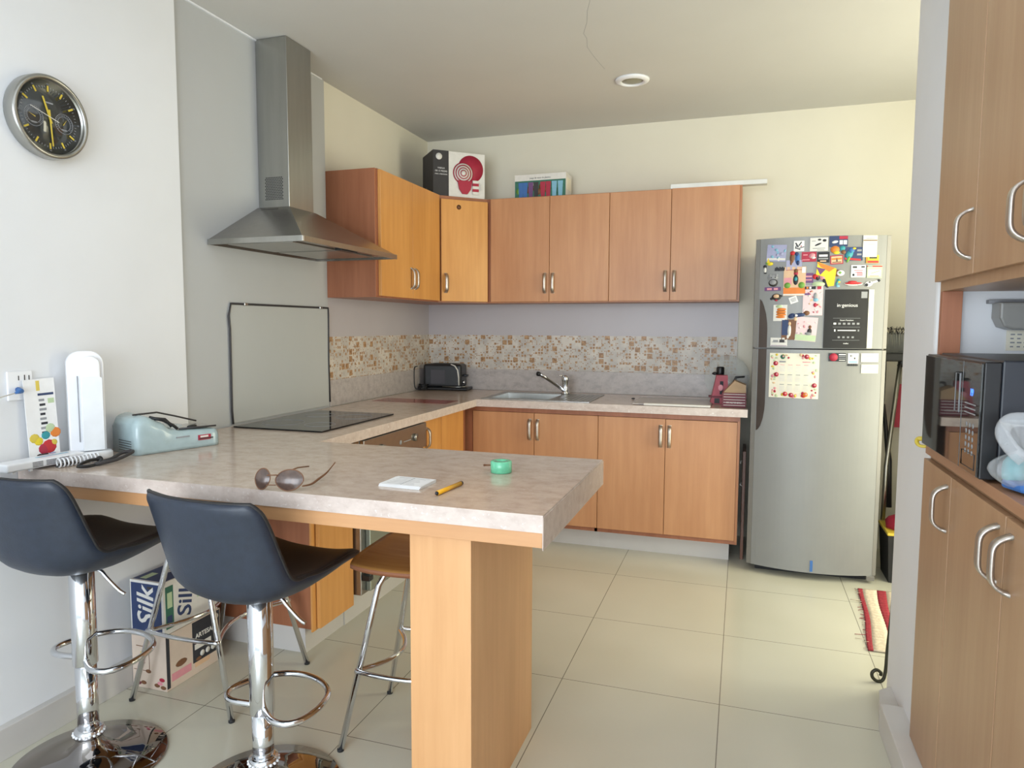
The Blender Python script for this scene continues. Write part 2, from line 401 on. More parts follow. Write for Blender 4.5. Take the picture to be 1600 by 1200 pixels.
MB().prism([(-.4565, 1.6265), (-.4525, 1.6225), (-.4525, 2.4045), (-.4565, 2.4005)], .842, ZT-.0045, edge_m).build('end_slab', wt)['label'] = 'full-depth stone end slab of the bar'
f = MB(); f.box(-2.236, -.458, 1.633, 1.652, .845, ZT-.0455, oak_h, .001); f.box(-2.236, -.458, 2.376, 2.394, .845, ZT-.0455, oak_h, .001); f.box(-2.236, -.458, 1.652, 2.376, .86, ZT-.0455, oak_h)
f.build('apron', wt)['label'] = 'light wood board under the stone edge'
pl = thing('pillar', 'square light wood pillar carrying the end of the breakfast bar', 'pillar', (-.75, 1.95, 0))
MB().box(-.838, -.66, 1.662, 1.68, 0, .86, pil_w, .001).build('front_panel', pl)
MB().box(-.678, -.66, 1.6805, 2.23, 0, .86, pil_w, .001).build('side_panel', pl)
MB().box(-.838, -.820, 1.6805, 2.23, 0, .86, pil_w, .001).build('side_panel', pl)
MB().box(-.8195, -.6785, 2.212, 2.23, 0, .86, pil_w, .001).build('back_panel', pl)

# ------------------------------------------------------------------ cabinets
def pull(parent, p, out, L=.115, d=.026, w=.021, th=.008, mat=None, along=(0, 0, 1)):
    out = Vector(out); al = Vector(along); side_ = out.cross(al); P = Vector(p); pts = []
    n = 20
    for k in range(n+1):
        t = -1+2*k/n; h = d*(1-abs(t)**5.0); pts.append(P+al*(t*L/2)+out*h)
    mb = MB(); vs = []; fs = []
    for i, c in enumerate(pts):
        a = pts[max(0, i-1)]; e = pts[min(n, i+1)]; tg = (e-a).normalized(); nr = side_.cross(tg).normalized()
        for sx, sy in ((-1, -1), (1, -1), (1, 1), (-1, 1)): vs.append(c+side_*(sx*w/2)+nr*(sy*th/2))
    for i in range(n):
        for k in range(4): fs.append((i*4+k, i*4+(k+1) % 4, (i+1)*4+(k+1) % 4, (i+1)*4+k))
    fs += [(0, 1, 2, 3), tuple(n*4+k for k in (3, 2, 1, 0))]
    mb.add(vs, fs, mat or nickel, True)
    return mb.build('handle', parent)
def xdoor(par, x0, x1, yf, z0, z1, mat, hx=None, hz=None, g=.0015, **k):
    d = MB().box(x0+g, x1-g, yf, yf+.018, z0, z1, mat, .0015).build('door', par)
    if hx is not None: pull(d, (hx, yf+.001, hz), (0, -1, 0), **k)
    return d
def ydoor(par, y0, y1, xf, z0, z1, mat, hy=None, hz=None, g=.0015, s=1, **k):
    d = MB().box(xf-.018*s, xf, y0+g, y1-g, z0, z1, mat, .0015).build('door', par)
    if hy is not None: pull(d, (xf-.001*s, hy, hz), (s, 0, 0), **k)
    return d
BZ = ZT-.0455
# base cabinets along the left wall
c = thing('base_cabinet', 'narrow wooden base cabinet with reddish side panel under the bar', 'cabinet', (-1.97, 2.6, 0), group=None)
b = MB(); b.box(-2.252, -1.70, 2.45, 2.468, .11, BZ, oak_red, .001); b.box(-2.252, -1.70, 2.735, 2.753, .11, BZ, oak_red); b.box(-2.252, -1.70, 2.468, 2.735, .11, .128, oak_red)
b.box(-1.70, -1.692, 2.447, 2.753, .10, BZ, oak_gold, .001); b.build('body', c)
MB().box(-2.252, -1.735, 2.455, 2.753, 0, .11, base_m).build('toe_kick', c)
ydoor(c, 2.475, 2.745, -1.672, .108, BZ-.012, oak_gold)
c = thing('oven', 'built-in oven with greenish steel door under the black hob', 'oven', (-1.95, 3.09, 0))
MB().box(-2.252, -1.64, 2.757, 3.425, .15, BZ-.004, steel_d, .003).build('body', c)
MB().box(-2.252, -1.73, 2.755, 3.428, 0, .15, base_m).build('toe_kick', c)
p = MB().box(-1.6395, -1.618, 2.76, 3.42, .745, BZ-.008, steel_d, .003).build('control_panel', c)
for yy in (2.93, 3.28): MB().lathe([(.02, 0), (.019, .012), (.0, .013)], steel_d, n=20, M=frame((-1.618, yy, .815), *RIGHT)).build('knob', p)
m_ = MB(); m_.lathe([(.012, 0), (.0122, .0008), (.0, .0008)], grey, n=18, M=frame((-1.618, 3.12, .812), *RIGHT)); m_.box(-1.618, -1.617, 3.15, 3.23, .808, .812, grey); m_.build('marking', p)
d = MB().box(-1.6395, -1.615, 2.80, 3.42, .16, .735, screen_g, .004).build('door', c)
MB().box(-1.615, -1.6135, 2.95, 3.30, .42, .66, glassb, .0005).build('window', d)
m_ = MB(); m_.tube([(-1.615, 2.86, .70), (-1.585, 2.86, .70), (-1.585, 3.36, .70), (-1.615, 3.36, .70)], .007, chrome); m_.build('handle', d)
m_ = MB(); m_.box(-1.6395, -1.600, 2.763, 2.798, .22, .245, black, .002); m_.box(-1.62, -1.612, 2.785, 2.85, .235, .243, black); m_.build('hinge', c)
c = thing('base_cabinet', 'golden wooden corner base cabinet between the oven and the sink run', 'cabinet', (-1.95, 3.8, 0))
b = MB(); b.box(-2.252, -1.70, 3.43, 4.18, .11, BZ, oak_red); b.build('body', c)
MB().box(-2.252, -1.735, 3.43, 4.26, 0, .11, base_m).build('toe_kick', c)
ydoor(c, 3.43, 3.735, -1.672, .11, BZ-.01, oak_gold, 3.53, .77)
MB().box(-1.699, -1.672, 3.738, 4.08, .11, BZ-.01, oak_gold, .001).build('filler_panel', c)
# base cabinets along the back wall
xs_ = [-1.655, -1.238, -.828, -.421, -.012]
for k, lab in ((0, 'wooden double-door base cabinet under the sink'), (2, 'wooden double-door base cabinet nearest the fridge')):
    x0, x1 = xs_[k], xs_[k+2]
    c = thing('base_cabinet', lab, 'cabinet', ((x0+x1)/2, 4.5, 0))
    b = MB(); e0 = x0-(.06 if k == 0 else 0); e1 = x1+(.014 if k == 2 else 0)
    if k == 0:
        for bx in ((x0, x0+.018, 4.222, 4.81, .12, BZ), (x1-.018, x1-.0005, 4.222, 4.81, .12, BZ), (x0, x1-.0005, 4.222, 4.81, .12, .14), (x0, x1-.0005, 4.79, 4.81, .14, BZ), (x0, x1-.0005, 4.222, 4.235, .14, BZ)): b.box(*bx, oak_red)
    else: b.box(x0, e1, 4.222, 4.81, .12, BZ, oak_red)
    b.box(e0, e1, 4.205, 4.222, BZ-.032, BZ, oak_red)
    if k == 0: b.box(e0, x0-.002, 4.203, 4.222, .14, BZ-.03, oak_red)
    else: b.box(x1, e1, 4.203, 4.222, .14, BZ-.03, oak_frame)
    b.build('body', c)
    MB().box(x0 if k else -1.73, x1-(.03 if k == 2 else 0), 4.30, 4.80, 0, .12, base_m).build('toe_kick', c)
    mid = xs_[k+1]
    xdoor(c, x0, mid, 4.20, .148, BZ-.034, oak, mid-.028, .745, L=.13)
    xdoor(c, mid, x1, 4.20, .148, BZ-.034-(.002 if k else 0), oak, mid+.024, .745, L=.13)
# wall cupboards
UZ0, UZ1 = 1.565, 2.258
c = thing('wall_cupboard', 'golden two-door wall cupboard with reddish side beside the extractor hood', 'cupboard', (-2.1, 3.88, 1.555))
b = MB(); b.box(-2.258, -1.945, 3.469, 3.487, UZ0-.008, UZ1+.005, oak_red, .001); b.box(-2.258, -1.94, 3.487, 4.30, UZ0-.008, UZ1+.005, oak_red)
b.build('body', c)
ydoor(c, 3.49, 3.885, -1.921, UZ0, UZ1, oak_gold, 3.862, 1.685, L=.125); ydoor(c, 3.885, 4.285, -1.921, UZ0, UZ1, oak_gold, 3.912, 1.685, L=.125)
c = thing('wall_cupboard', 'single-door corner wall cupboard with a knot in its golden door', 'cupboard', (-2.0, 4.6, 1.555))
b = MB(); b.prism([(-2.258, 4.301), (-1.95, 4.301), (-1.69, 4.555), (-1.666, 4.555), (-1.666, 4.82), (-2.258, 4.82)], UZ0-.008, UZ1+.005, oak_red); b.build('body', c)
p0 = Vector((-1.921, 4.296, 0)); p1 = Vector((-1.668, 4.532, 0)); al = (p1-p0).normalized(); L_ = (p1-p0).length; out = Vector((al.y, -al.x, 0))
Mx = Matrix.Identity(4)
for i in range(3): Mx[i][0], Mx[i][1], Mx[i][2], Mx[i][3] = al[i], -out[i], (0, 0, 1)[i], p0[i]
b = MB(); b.box(.006, L_-.006, 0, .018, UZ0, UZ1-.02, oak_gold, .0015, M=Mx); d = b.build('door', c)
pull(d, p0+al*.035+out*.001+Vector((0, 0, 1.685)), out, L=.125)
MB().lathe([(.016, 0), (.0, .0008)], brown, n=16, M=frame(p0+al*.13+out*.0002+Vector((0, 0, 2.19)), al, (0, 0, 1))).build('wood_knot', d)
ux = [-1.655, -1.239, -.838, -.447, -.040]
for k, lab in ((0, 'wooden double-door wall cupboard holding up the box of glasses'), (2, 'wooden double-door wall cupboard nearest the fridge')):
    x0, x1 = ux[k], ux[k+2]
    c = thing('wall_cupboard', lab, 'cupboard', ((x0+x1)/2, 4.68, 1.555))
    b = MB(); b.box(x0-(.01 if k == 0 else 0), x1-.0005+(.014 if k == 2 else 0), 4.555, 4.82, UZ0-.008, UZ1+.005, oak_frame, .001); b.build('body', c)
    mid = ux[k+1]
    xdoor(c, x0, mid, 4.536, UZ0, UZ1, oak, mid-.03, 1.687, L=.13); xdoor(c, mid, x1, 4.536, UZ0, UZ1+(.004 if k else 0), oak, mid+.026, 1.687, L=.13)
# tall cupboards on the right
c = thing('sideboard', 'pale wooden base unit under the microwave on the right', 'cabinet', (.76, 1.6, .1006))
b = MB(); b.box(.56, .983, .4, 2.412, .101, 1.012, oak_pale); b.build('body', c)
b = MB(); b.box(.545, .983, .4, 2.412, 1.0125, 1.04, oak_pale_h, .001); b.build('top', c)
for y0, y1, h in ((2.112, 2.41, 2.142), (1.703, 2.109, 1.745), (1.294, 1.70, 1.662), (.885, 1.291, None), (.45, .882, None)):
    ydoor(c, y0, y1, .541, .103, .998, oak_pale, h, .905, s=-1, L=.125, d=.036, w=.022)
c = thing('tall_cupboard', 'pale wooden upper cupboards above the microwave reaching the ceiling', 'cupboard', (.76, 1.6, 1.5))
b = MB(); b.box(.562, .983, .4, 2.412, 1.505, ZC-.003, oak_pale); b.box(.562, .615, 2.385, 2.412, 1.0405, 1.505, oak_red, .001); b.build('body', c)
for y0, y1, h in ((2.045, 2.412, 2.075), (1.63, 2.042, 1.69), (1.22, 1.627, 1.60), (.8, 1.217, None), (.42, .797, None)):
    ydoor(c, y0, y1, .545, 1.533, ZC-.006, oak_pale, h, 1.635, s=-1, L=.125, d=.036, w=.022)

# ------------------------------------------------------------------ extractor hood
h = thing('extractor_hood', 'stainless steel pyramid extractor hood with tall square flue', 'extractor hood', (-2.1, 2.95, 1.75))
b = MB(); b.box(-2.254, -2.08, 2.89, 3.088, 1.96, ZC-.002, steel, .002); b.build('flue', h)
can = MB()
lo = [(-2.254, 2.535), (-1.765, 2.535), (-1.765, 3.375), (-2.254, 3.375)]; hi = [(-2.254, 2.88), (-2.075, 2.88), (-2.075, 3.098), (-2.254, 3.098)]
vs = [(x, y, 1.752) for x, y in lo]+[(x, y, 1.772) for x, y in lo]+[(x, y, 1.965) for x, y in hi]
fs = [(0, 1, 5, 4), (1, 2, 6, 5), (2, 3, 7, 6), (3, 0, 4, 7), (4, 5, 9, 8), (5, 6, 10, 9), (6, 7, 11, 10), (7, 4, 8, 11), (8, 9, 10, 11)]
can.add(vs, fs, steel_d); can.build('canopy', h)
b = MB(); b.box(-2.254, -1.763, 2.533, 2.54, 1.751, 1.775, steel, .001); b.box(-1.768, -1.7625, 2.54, 3.377, 1.751, 1.775, steel, .001); b.build('rim', h)
b = MB(); b.box(-2.25, -1.77, 2.542, 3.37, 1.762, 1.766, steel_d); b.build('underside', h)
for k in range(2): MB().box(-2.2, -1.86, 2.60+k*.36, 2.93+k*.36, 1.756, 1.762, steel, .002).build('grease_filter', h)
MB().box(-1.83, -1.79, 2.88, 3.02, 1.749, 1.762, black, .003).build('control_box', h)
def perf(M, w, hh, nx, nz, r=.0035):
    m = MB()
    for j in range(nz):
        for i in range(nx - (j % 2)):
            m.lathe([(r, 0), (r, .0006), (0, .0006)], blackm, n=6, M=M @ Matrix.Translation((-w/2+(i+.5+(j % 2)*.5)*w/nx, -hh/2+(j+.5)*hh/nz, 0)), smooth=False)
    return m
perf(frame((-2.165, 2.89, 2.055), *FRONT), .105, .11, 11, 14).build('vent_grille', h)
sl = (Vector((0, .335, .193))).normalized()
perf(frame((-2.165, 2.81, 1.9245), (1, 0, 0), sl), .10, .12, 11, 14).build('vent_grille', h)

# ------------------------------------------------------------------ hob, splash panel, sink, tap
hb = thing('hob', 'black glass ceramic hob set in the worktop', 'hob', (-1.97, 2.94, ZT))
MB().box(-2.20, -1.73, 2.60, 3.26, ZT+.0005, ZT+.007, glassb, .002).build('glass', hb)
for x, y, r in ((-2.06, 2.78, .095), (-2.06, 3.08, .075), (-1.86, 2.78, .07), (-1.86, 3.08, .09)):
    MB().tube([(x+r*math.cos(a*PI/20), y+r*math.sin(a*PI/20), ZT+.0072) for a in range(40)], .0009, grey, True, n=5).build('burner_marking', hb)
sp_ = thing('splash_panel', 'grey glass splash panel with dark edging behind the hob', 'splashback', (-2.25, 3.06, .935))
MB().box(-2.2545, -2.248, 2.66, 3.455, .94, 1.492, splash_glass, .001).build('glass', sp_)
b = MB(); b.tube([(-2.246, 2.655, .937), (-2.246, 2.650, 1.0), (-2.246, 2.652, 1.38), (-2.246, 2.645, 1.44), (-2.246, 2.662, 1.497), (-2.246, 3.458, 1.497), (-2.246, 3.46, 1.46), (-2.246, 3.455, 1.2), (-2.246, 3.462, .96)], .005, charcoal, n=8); b.build('edging', sp_)
for y in (2.76, 3.38): MB().box(-2.247, -2.238, y-.012, y+.012, 1.49, 1.503, steel, .002).build('clip', sp_)
sk = thing('sink', 'stainless steel sink with drainer under the window-side tap', 'sink', (-1.25, 4.45, ZT))
sk['label'] = 'stainless steel inset sink in the back worktop'
b = MB(); x0, x1, y0, y1 = -1.60, -.885, 4.20, 4.70
bx0, bx1, by0, by1 = -1.55, -1.16, 4.255, 4.61
q = [(x0, bx0, y0, y1), (bx1, x1, y0, y1), (bx0, bx1, y0, by0), (bx0, bx1, by1, y1)]
for a in q: b.box(*a, ZT+.0005, ZT+.004, steel)
b.build('rim', sk)
b = MB(); dz = -.15
b.add([(bx0, by0, ZT+.004), (bx1, by0, ZT+.004), (bx1, by1, ZT+.004), (bx0, by1, ZT+.004), (bx0+.02, by0+.01, ZT+dz), (bx1-.02, by0+.01, ZT+dz), (bx1-.02, by1-.01, ZT+dz), (bx0+.02, by1-.01, ZT+dz)],
      [(0, 4, 5, 1), (1, 5, 6, 2), (2, 6, 7, 3), (3, 7, 4, 0), (4, 7, 6, 5)], steel); b.build('bowl', sk)
b = MB()
for k in range(7): b.box(-1.10+k*.03, -1.088+k*.03, 4.26, 4.60, ZT+.004, ZT+.0065, steel, .001)
b.build('drainer_ridges', sk)
ta = thing('tap', 'chrome mixer tap with raised lever spout behind the sink', 'tap', (-1.15, 4.66, ZT+.004))
b = MB(); b.lathe([(.032, 0), (.03, .012), (.023, .02), (.023, .085), (.027, .09), (.027, .115), (.018, .128), (0, .13)], chrome, (-1.15, 4.66, ZT+.0045), n=24); b.build('body', ta)
b = MB(); b.tube([(-1.16, 4.65, ZT+.03), (-1.20, 4.60, ZT+.07), (-1.25, 4.53, ZT+.12), (-1.285, 4.48, ZT+.15)], [.012, .015, .018, .020], chrome, ry=.011); b.build('spout', ta)
MB().tube([(-1.285, 4.48, ZT+.15), (-1.295, 4.466, ZT+.152)], .015, black).build('nozzle', ta)
b = MB(); b.tube([(-1.15, 4.66, ZT+.125), (-1.18, 4.60, ZT+.135)], [.008, .005], chrome); b.build('lever', ta)

# ------------------------------------------------------------------ fridge
fz = lambda x: 4.078+.07*((x-.39)/.335)**2
FX0, FX1 = .057, .728
fg = thing('fridge', 'tall silver two-door fridge freezer with bowed front', 'fridge', (.39, 4.45, 0))
MB().box(FX0+.006, FX1-.006, 4.19, 4.80, .03, 1.862, fr_e, .006).build('body', fg)
def curved(x0, x1, z0, z1, mat, back=None, off=0, n=26, zt=None):
    m = MB(); P_ = []
    for k in range(n+1):
        x = x0+(x1-x0)*k/n; P_.append((x, fz(x)-off))
    bk = back if back is not None else None
    pts = P_+([(x1, bk), (x0, bk)] if bk else [(x, y+.002) for x, y in P_[::-1]])
    m.prism(pts, z0, z1, mat); return m
def cdoor(z0, z1, n=24):
    m = MB(); m.bm(curved(FX0+.022, FX1-.022, z0, z1, fr_m, 4.185).tobm(), fr_m) if False else None
    return m
for z0, z1, nm in ((1.285, 1.882, 'freezer_door'), (.045, 1.277, 'fridge_door')):
    m = curved(FX0+.024, FX1-.02, z0, z1, fr_m, 4.185)
    for a, b_ in ((FX0, FX0+.0235), (FX1-.0195, FX1)):
        pts = [(a, fz(a)-.001), (b_, fz(b_)-.001), (b_, 4.187), (a, 4.187)]
        m.prism(pts, z0, z1, fr_e, b=.002)
    d = m.build(nm, fg)
    # recessed grip along the left edge
    if nm == 'freezer_door': pro = [(1.555, 0), (1.54, .012), (1.515, .022), (1.47, .034), (1.42, .041), (1.38, .043), (1.2855, .043)]
    else: pro = [(1.2765, .043), (.98, .043), (.94, .041), (.89, .034), (.845, .022), (.825, .010), (.818, 0)]
    x0 = FX0+.029; vs = []; fs = []
    for z, w_ in pro:
        for k in range(5):
            x = x0+w_*k/4; vs.append((x, fz(x)-.0025, z))
    for i in range(len(pro)-1):
        for k in range(4): a = i*5+k; fs.append((a, a+5, a+6, a+1))
    g = MB(); g.add(vs, fs, grip_m); g.add([(x, y+.0022, z) for x, y, z in vs], [f[::-1] for f in fs], grip_m); g.build('grip', d)['label'] = 'dark bronze finger grip'
MB().box(FX0+.05, FX1-.04, 4.2, 4.7, 0, .03, blackm).build('plinth', fg)
MB().box(.68, .722, 4.13, 4.17, .018, .045, fr_e, .003).build('hinge', fg)
def onf(x, z, off=.002):          # frame lying on the bowed door
    t = Vector((1, .14*(x-.39)/.335**2, 0)); return frame((x, fz(x)-off, z), t, (0, 0, 1))
# information sticker with white strip
st = MB(); Ms = onf(.52, 1.444, .0035)
def plate(m, x, z, w_, h_, mat, off=.0018, th=.0009, n=None, rot=0):
    # a thin plate that follows the door's curve
    n = n or max(2, int(w_/.02)); vs = []; fs = []
    for sgn in (0, 1):
        for i in range(n+1):
            for j in (0, 1):
                lx, lz = -w_/2+w_*i/n, (-h_/2, h_/2)[j]
                xx = x+lx*math.cos(rot)-lz*math.sin(rot); zz = z+lx*math.sin(rot)+lz*math.cos(rot)
                vs.append((xx, fz(xx)-off-(th if sgn else 0), zz))
    o = (n+1)*2
    for i in range(n):
        a = i*2; fs.append((a, a+1, a+3, a+2)); fs.append((o+a, o+a+2, o+a+3, o+a+1))
        fs.append((a, a+2, o+a+2, o+a)); fs.append((a+1, o+a+1, o+a+3, a+3))
    fs.append((0, o, o+1, 1)); fs.append((2*n, 2*n+1, o+2*n+1, o+2*n))
    m.add(vs, fs, mat); return m
plate(st, .518, 1.443, .215, .312, blackm, .002, .001)
for t_, z_, s_ in (('in·genious', 1.515, .026), ('Smart Function', 1.436, .011), ('mabe', 1.313, .012)): st.text(t_, s_, onf(.523, z_, .0034), paper)
for z_ in (1.447, 1.400, 1.330): plate(st, .523, z_, .135, .0012, grey, .003, .0005)
for k in range(6): plate(st, .465+k*.023, 1.418, .013, .010, paper if k == 0 else grey, .003, .0005)
plate(st, .525, 1.382, .09, .005, paper, .003, .0005); plate(st, .466, 1.382, .007, .012, paper, .003, .0005); plate(st, .583, 1.382, .008, .01, grey, .003, .0005)
for k in range(4): plate(st, .487+k*.023, 1.346, .011, .009, grey, .003, .0005)
plate(st, .605, 1.57, .03, .034, grey, .003, .0005)
st.build('information_sticker', fg)['label'] = 'black sticker with white writing and icons'
s2 = MB(); plate(s2, .641, 1.443, .026, .31, cream, .002, .001); s2.build('sticker_strip', fg)['label'] = 'tall white strip beside the black sticker'
s2 = MB(); plate(s2, .396, .085, .014, .062, blue, .002, .001); s2.build('tape_strip', fg)['label'] = 'blue tape at the foot of the door'

def magnet(name, label, x, z, w_, h_, bg, items=(), rot=0, cat='fridge magnet', depth=.0022, group='fridge magnets and cards'):
    m = MB()
    if bg: plate(m, x, z, w_, h_, bg, .002, depth, rot=rot)
    for i, it in enumerate(items):
        kind, mat, u, v, a, b_ = it[:6]
        lx, lz = u*w_, v*h_; xx = x+lx*math.cos(rot)-lz*math.sin(rot); zz = z+lx*math.sin(rot)+lz*math.cos(rot)
        off = .002+(depth if bg else 0)+i*.00008; th = .0006 if bg else .0024
        r2 = rot+(it[6] if len(it) > 6 else 0)
        if kind == 'r': plate(m, xx, zz, a*w_, b_*h_, mat, off-.0002, th+.0002, rot=r2)
        elif kind == 'o':
            mt = onf(xx, zz, off+th)@Matrix.Rotation(r2, 4, 'Z')@Matrix.Diagonal((a*w_/2, b_*h_/2, 1, 1))
            m.lathe([(1, -th), (1, 0), (0, .0)], mat, n=20, M=mt)
        elif kind == 't': m.text(it[6] if False else it[4], it[5]*h_, onf(xx, zz, off+.0004)@Matrix.Rotation(rot, 4, 'Z'), mat)
        elif kind == 'p':
            pts = [(p[0]*w_, p[1]*h_) for p in a]
            m.prism(pts, -.0, .0006 if bg else .0024, mat, M=onf(x, z, off+.0005)@Matrix.Rotation(rot, 4, 'Z'))
    o = m.build(name, None); tag(o, label, cat, None); return o
R_ = random.Random(3)
def scat(mats, n, s=(.1, .25), kind='o', box=(.42, .42)):
    return [(R_.choice([kind, 'o', 'r']), R_.choice(mats), R_.uniform(-box[0], box[0]), R_.uniform(-box[1], box[1]), R_.uniform(*s), R_.uniform(*s), R_.uniform(0, 3)) for _ in range(n)]
mg = magnet
mg('photo_magnet', 'lilac scenic card magnet at the top left of the freezer door', .163, 1.801, .098, .09, lilac, [('r', offw, 0, -.36, .95, .12)]+scat([offw, skyb, lilac], 10, (.08, .2)), -.06)
mg('doodle_magnet', 'white card magnet covered in black doodles', .274, 1.833, .052, .056, paper, [('r', ink, -.2, .1, .12, .5, .5), ('r', ink, .1, .2, .1, .45, -.6), ('r', ink, .25, -.15, .5, .07, .3), ('r', ink, -.1, -.25, .5, .08, -.4), ('o', crimson, .2, -.02, .12, .12), ('r', ink, -.3, -.1, .08, .3, -.2)])
mg('silhouette_magnet', 'clear card magnet with dark fish and bird silhouettes', .372, 1.838, .088, .07, offw, [('o', ink, -.05, 0, .4, .13, .4), ('o', ink, .3, .28, .22, .2), ('o', ink, .02, .35, .2, .14), ('r', grey, -.3, .25, .22, .05), ('r', grey, 0, -.3, .7, .05), ('r', grey, .1, -.42, .4, .04)])
mg('postcard_magnet', 'blue and red card magnet at the top centre of the freezer door', .467, 1.851, .09, .056, navy, [('r', crimson, .26, .34, .46, .28), ('o', paper, -.2, -.05, .34, .24, .2), ('r', paper, .14, -.1, .18, .38), ('r', paper, .36, -.1, .18, .38)])
mg('food_magnet', 'orange and green food-shaped magnet below the blue and red card', .467, 1.803, .08, .054, None, [('o', orange, -.2, .1, .55, .7), ('o', teal, .25, .2, .35, .5, .3), ('o', brown, .32, -.15, .3, .4, -.5), ('o', yellow, -.1, -.2, .4, .3)])
mg('parrot_magnet', 'blue parrot magnet over a navy and red card', .544, 1.785, .088, .07, navy, [('r', red, -.05, -.4, .9, .14, -.1), ('o', teal, -.25, -.05, .38, .7, -.5), ('o', blue, -.12, .25, .32, .4, -.4), ('o', green, -.3, -.42, .16, .5, -.4), ('r', grey, .3, .25, .25, .14), ('r', grey, .3, -.05, .25, .14), ('o', yellow, .02, .4, .2, .15)])
mg('notepad_magnet', 'long white notepad magnet at the top right of the freezer door', .622, 1.824, .07, .112, cream, [('r', brown, 0, .27, .98, .05), ('r', grey, 0, .36, .6, .03), ('r', grey, .1, .1, .5, .02)], depth=.004)
mg('takeaway_magnet', 'yellow and red card magnet under the long white notepad', .637, 1.757, .064, .042, yellow, [('r', red, 0, -.33, .96, .28), ('r', ink, .05, .18, .6, .22), ('r', orange, -.42, 0, .1, .9)])
mg('dragon_magnet', 'pinkish red card magnet left of the black lettered card', .325, 1.774, .073, .052, crimson, [('o', pink, .2, .1, .45, .5, .4), ('o', offw, .3, -.1, .3, .25), ('r', pink, -.2, -.3, .5, .08), ('r', pink, -.25, .2, .3, .1)])
mg('lettered_magnet', 'black card magnet with white lettering in the middle of the freezer door', .395, 1.769, .06, .056, ink, [('r', paper, 0, .16, .7, .2), ('r', grey, 0, -.12, .8, .14), ('r', tan, 0, -.35, .5, .12)])
mg('sailboat_magnet', 'red framed sunset sailboat picture magnet', .461, 1.755, .063, .046, crimson, [('r', tan, 0, 0, .84, .78), ('r', orange, 0, .1, .8, .2), ('p', ink, 0, 0, [(-.05, -.2), (.08, -.2), (.02, .25)], 0), ('r', brown, 0, -.28, .7, .1)], .06)
o = mg('bear_magnet', 'lilac card magnet with a red and a blue figure hugging', .253, 1.732, .078, .054, lilac, [('r', crimson, 0, -.47, 1, .05), ('o', brown, -.15, .75, .3, 1.1), ('o', red, -.12, 1.2, .34, .4), ('o', blue, .2, .65, .3, 1.2), ('o', navy, .14, 1.1, .26, .36), ('o', brown, -.2, .25, .14, .5), ('o', navy, .24, .22, .2, .5)])
mg('lemon_magnet', 'small yellow and green magnet at the left edge of the freezer door', .127, 1.751, .042, .032, None, [('o', yellow, .1, -.2, .8, .6), ('p', yellow, 0, 0, [(-.3, 0), (-.1, .8), (.1, 0)], 0), ('o', green, -.3, -.1, .3, .4)])
mg('doll_magnet', 'tiny dark-haired white doll magnet at the left edge of the freezer door', .106, 1.716, .024, .05, None, [('o', ink, 0, .3, .8, .35), ('o', offw, .05, -.1, .55, .6), ('o', ink, .1, -.42, .7, .14)])
mg('word_magnet', 'dark cut-out lettering magnet above the grey hippo', .182, 1.714, .056, .022, None, [('r', ink, -.4+.13*k, .1*((k % 2)-.5), .11, .8+.2*(k % 2), .1*(k % 3-1)) for k in range(7)])
mg('scene_magnet', 'large tan picture magnet with a dark-haired girl figure and green bushes', .258, 1.646, .11, .155, tan, [('r', orange, 0, -.33, 1, .22), ('r', offw, 0, -.46, 1, .05), ('r', pink, -.3, .0, .35, .25), ('o', crimson, .05, .28, .2, .2), ('o', brown, .05, .36, .2, .14), ('o', ink, .05, .05, .24, .36), ('o', teal, .05, .08, .14, .14), ('o', green, -.32, -.14, .3, .2), ('o', green, .32, -.14, .3, .22), ('r', paper, .4, .38, .16, .2)])
mg('plum_magnet', 'small plum coloured card magnet tucked behind the yellow map magnet', .328, 1.662, .045, .052, purple, [('r', pink, 0, .15, .7, .15), ('r', pink, 0, -.2, .7, .1)], depth=.0012)
mg('map_magnet', 'large yellow and orange map-shaped magnet above the black sticker', .412, 1.679, .143, .134, None, [('p', yellow, 0, 0, [(-.3, .5), (.35, .22), (.28, -.45), (.08, -.48), (-.05, -.1), (-.35, .0)], 0), ('p', orange, 0, 0, [(-.34, .5), (.3, .25), (.1, .1), (-.2, .3)], 0), ('p', purple, 0, 0, [(-.35, .3), (-.02, .2), (-.2, -.02)], 0), ('o', pink, -.1, -.05, .24, .36), ('o', green, .12, .12, .25, .22), ('o', palegreen, -.25, -.38, .45, .2), ('o', ink, 0, -.35, .14, .4, .5), ('o', red, -.36, -.08, .2, .22, .5), ('o', ink, -.28, -.15, .14, .16)])
mg('bell_magnet', 'white and brown round magnet at the right end of the yellow map', .478, 1.685, .05, .04, None, [('o', brown, -.2, 0, .6, .9), ('o', paper, .1, 0, .75, .75), ('o', green, .05, .05, .3, .3)])
mg('seahorse_magnet', 'teal curled seahorse magnet just above the black sticker', .472, 1.633, .034, .05, None, [('o', teal, .1, .25, .5, .4, .4), ('o', yellow, .15, .1, .4, .2), ('o', teal, -.15, -.05, .35, .4, -.3), ('o', skyb, .0, -.33, .6, .25)])
mg('menu_magnet', 'white card magnet with red and dark print beside the pale green card', .57, 1.694, .072, .064, paper, [('r', ink, -.25, .33, .3, .14), ('r', ink, .3, .35, .25, .12), ('r', red, 0, .05, .6, .05), ('r', red, .02, -.08, .5, .04), ('o', ink, -.33, -.3, .16, .2), ('r', pink, .1, -.25, .4, .3)])
mg('map_card_magnet', 'pale green map card magnet at the right edge of the freezer door', .65, 1.692, .075, .066, palegreen, [('r', red, 0, .42, 1, .1), ('r', grey, -.3, .42, .3, .1), ('r', offw, 0, -.1, .85, .5), ('r', green, .05, -.05, .6, .04, .3), ('r', red, 0, -.34, .6, .04)])
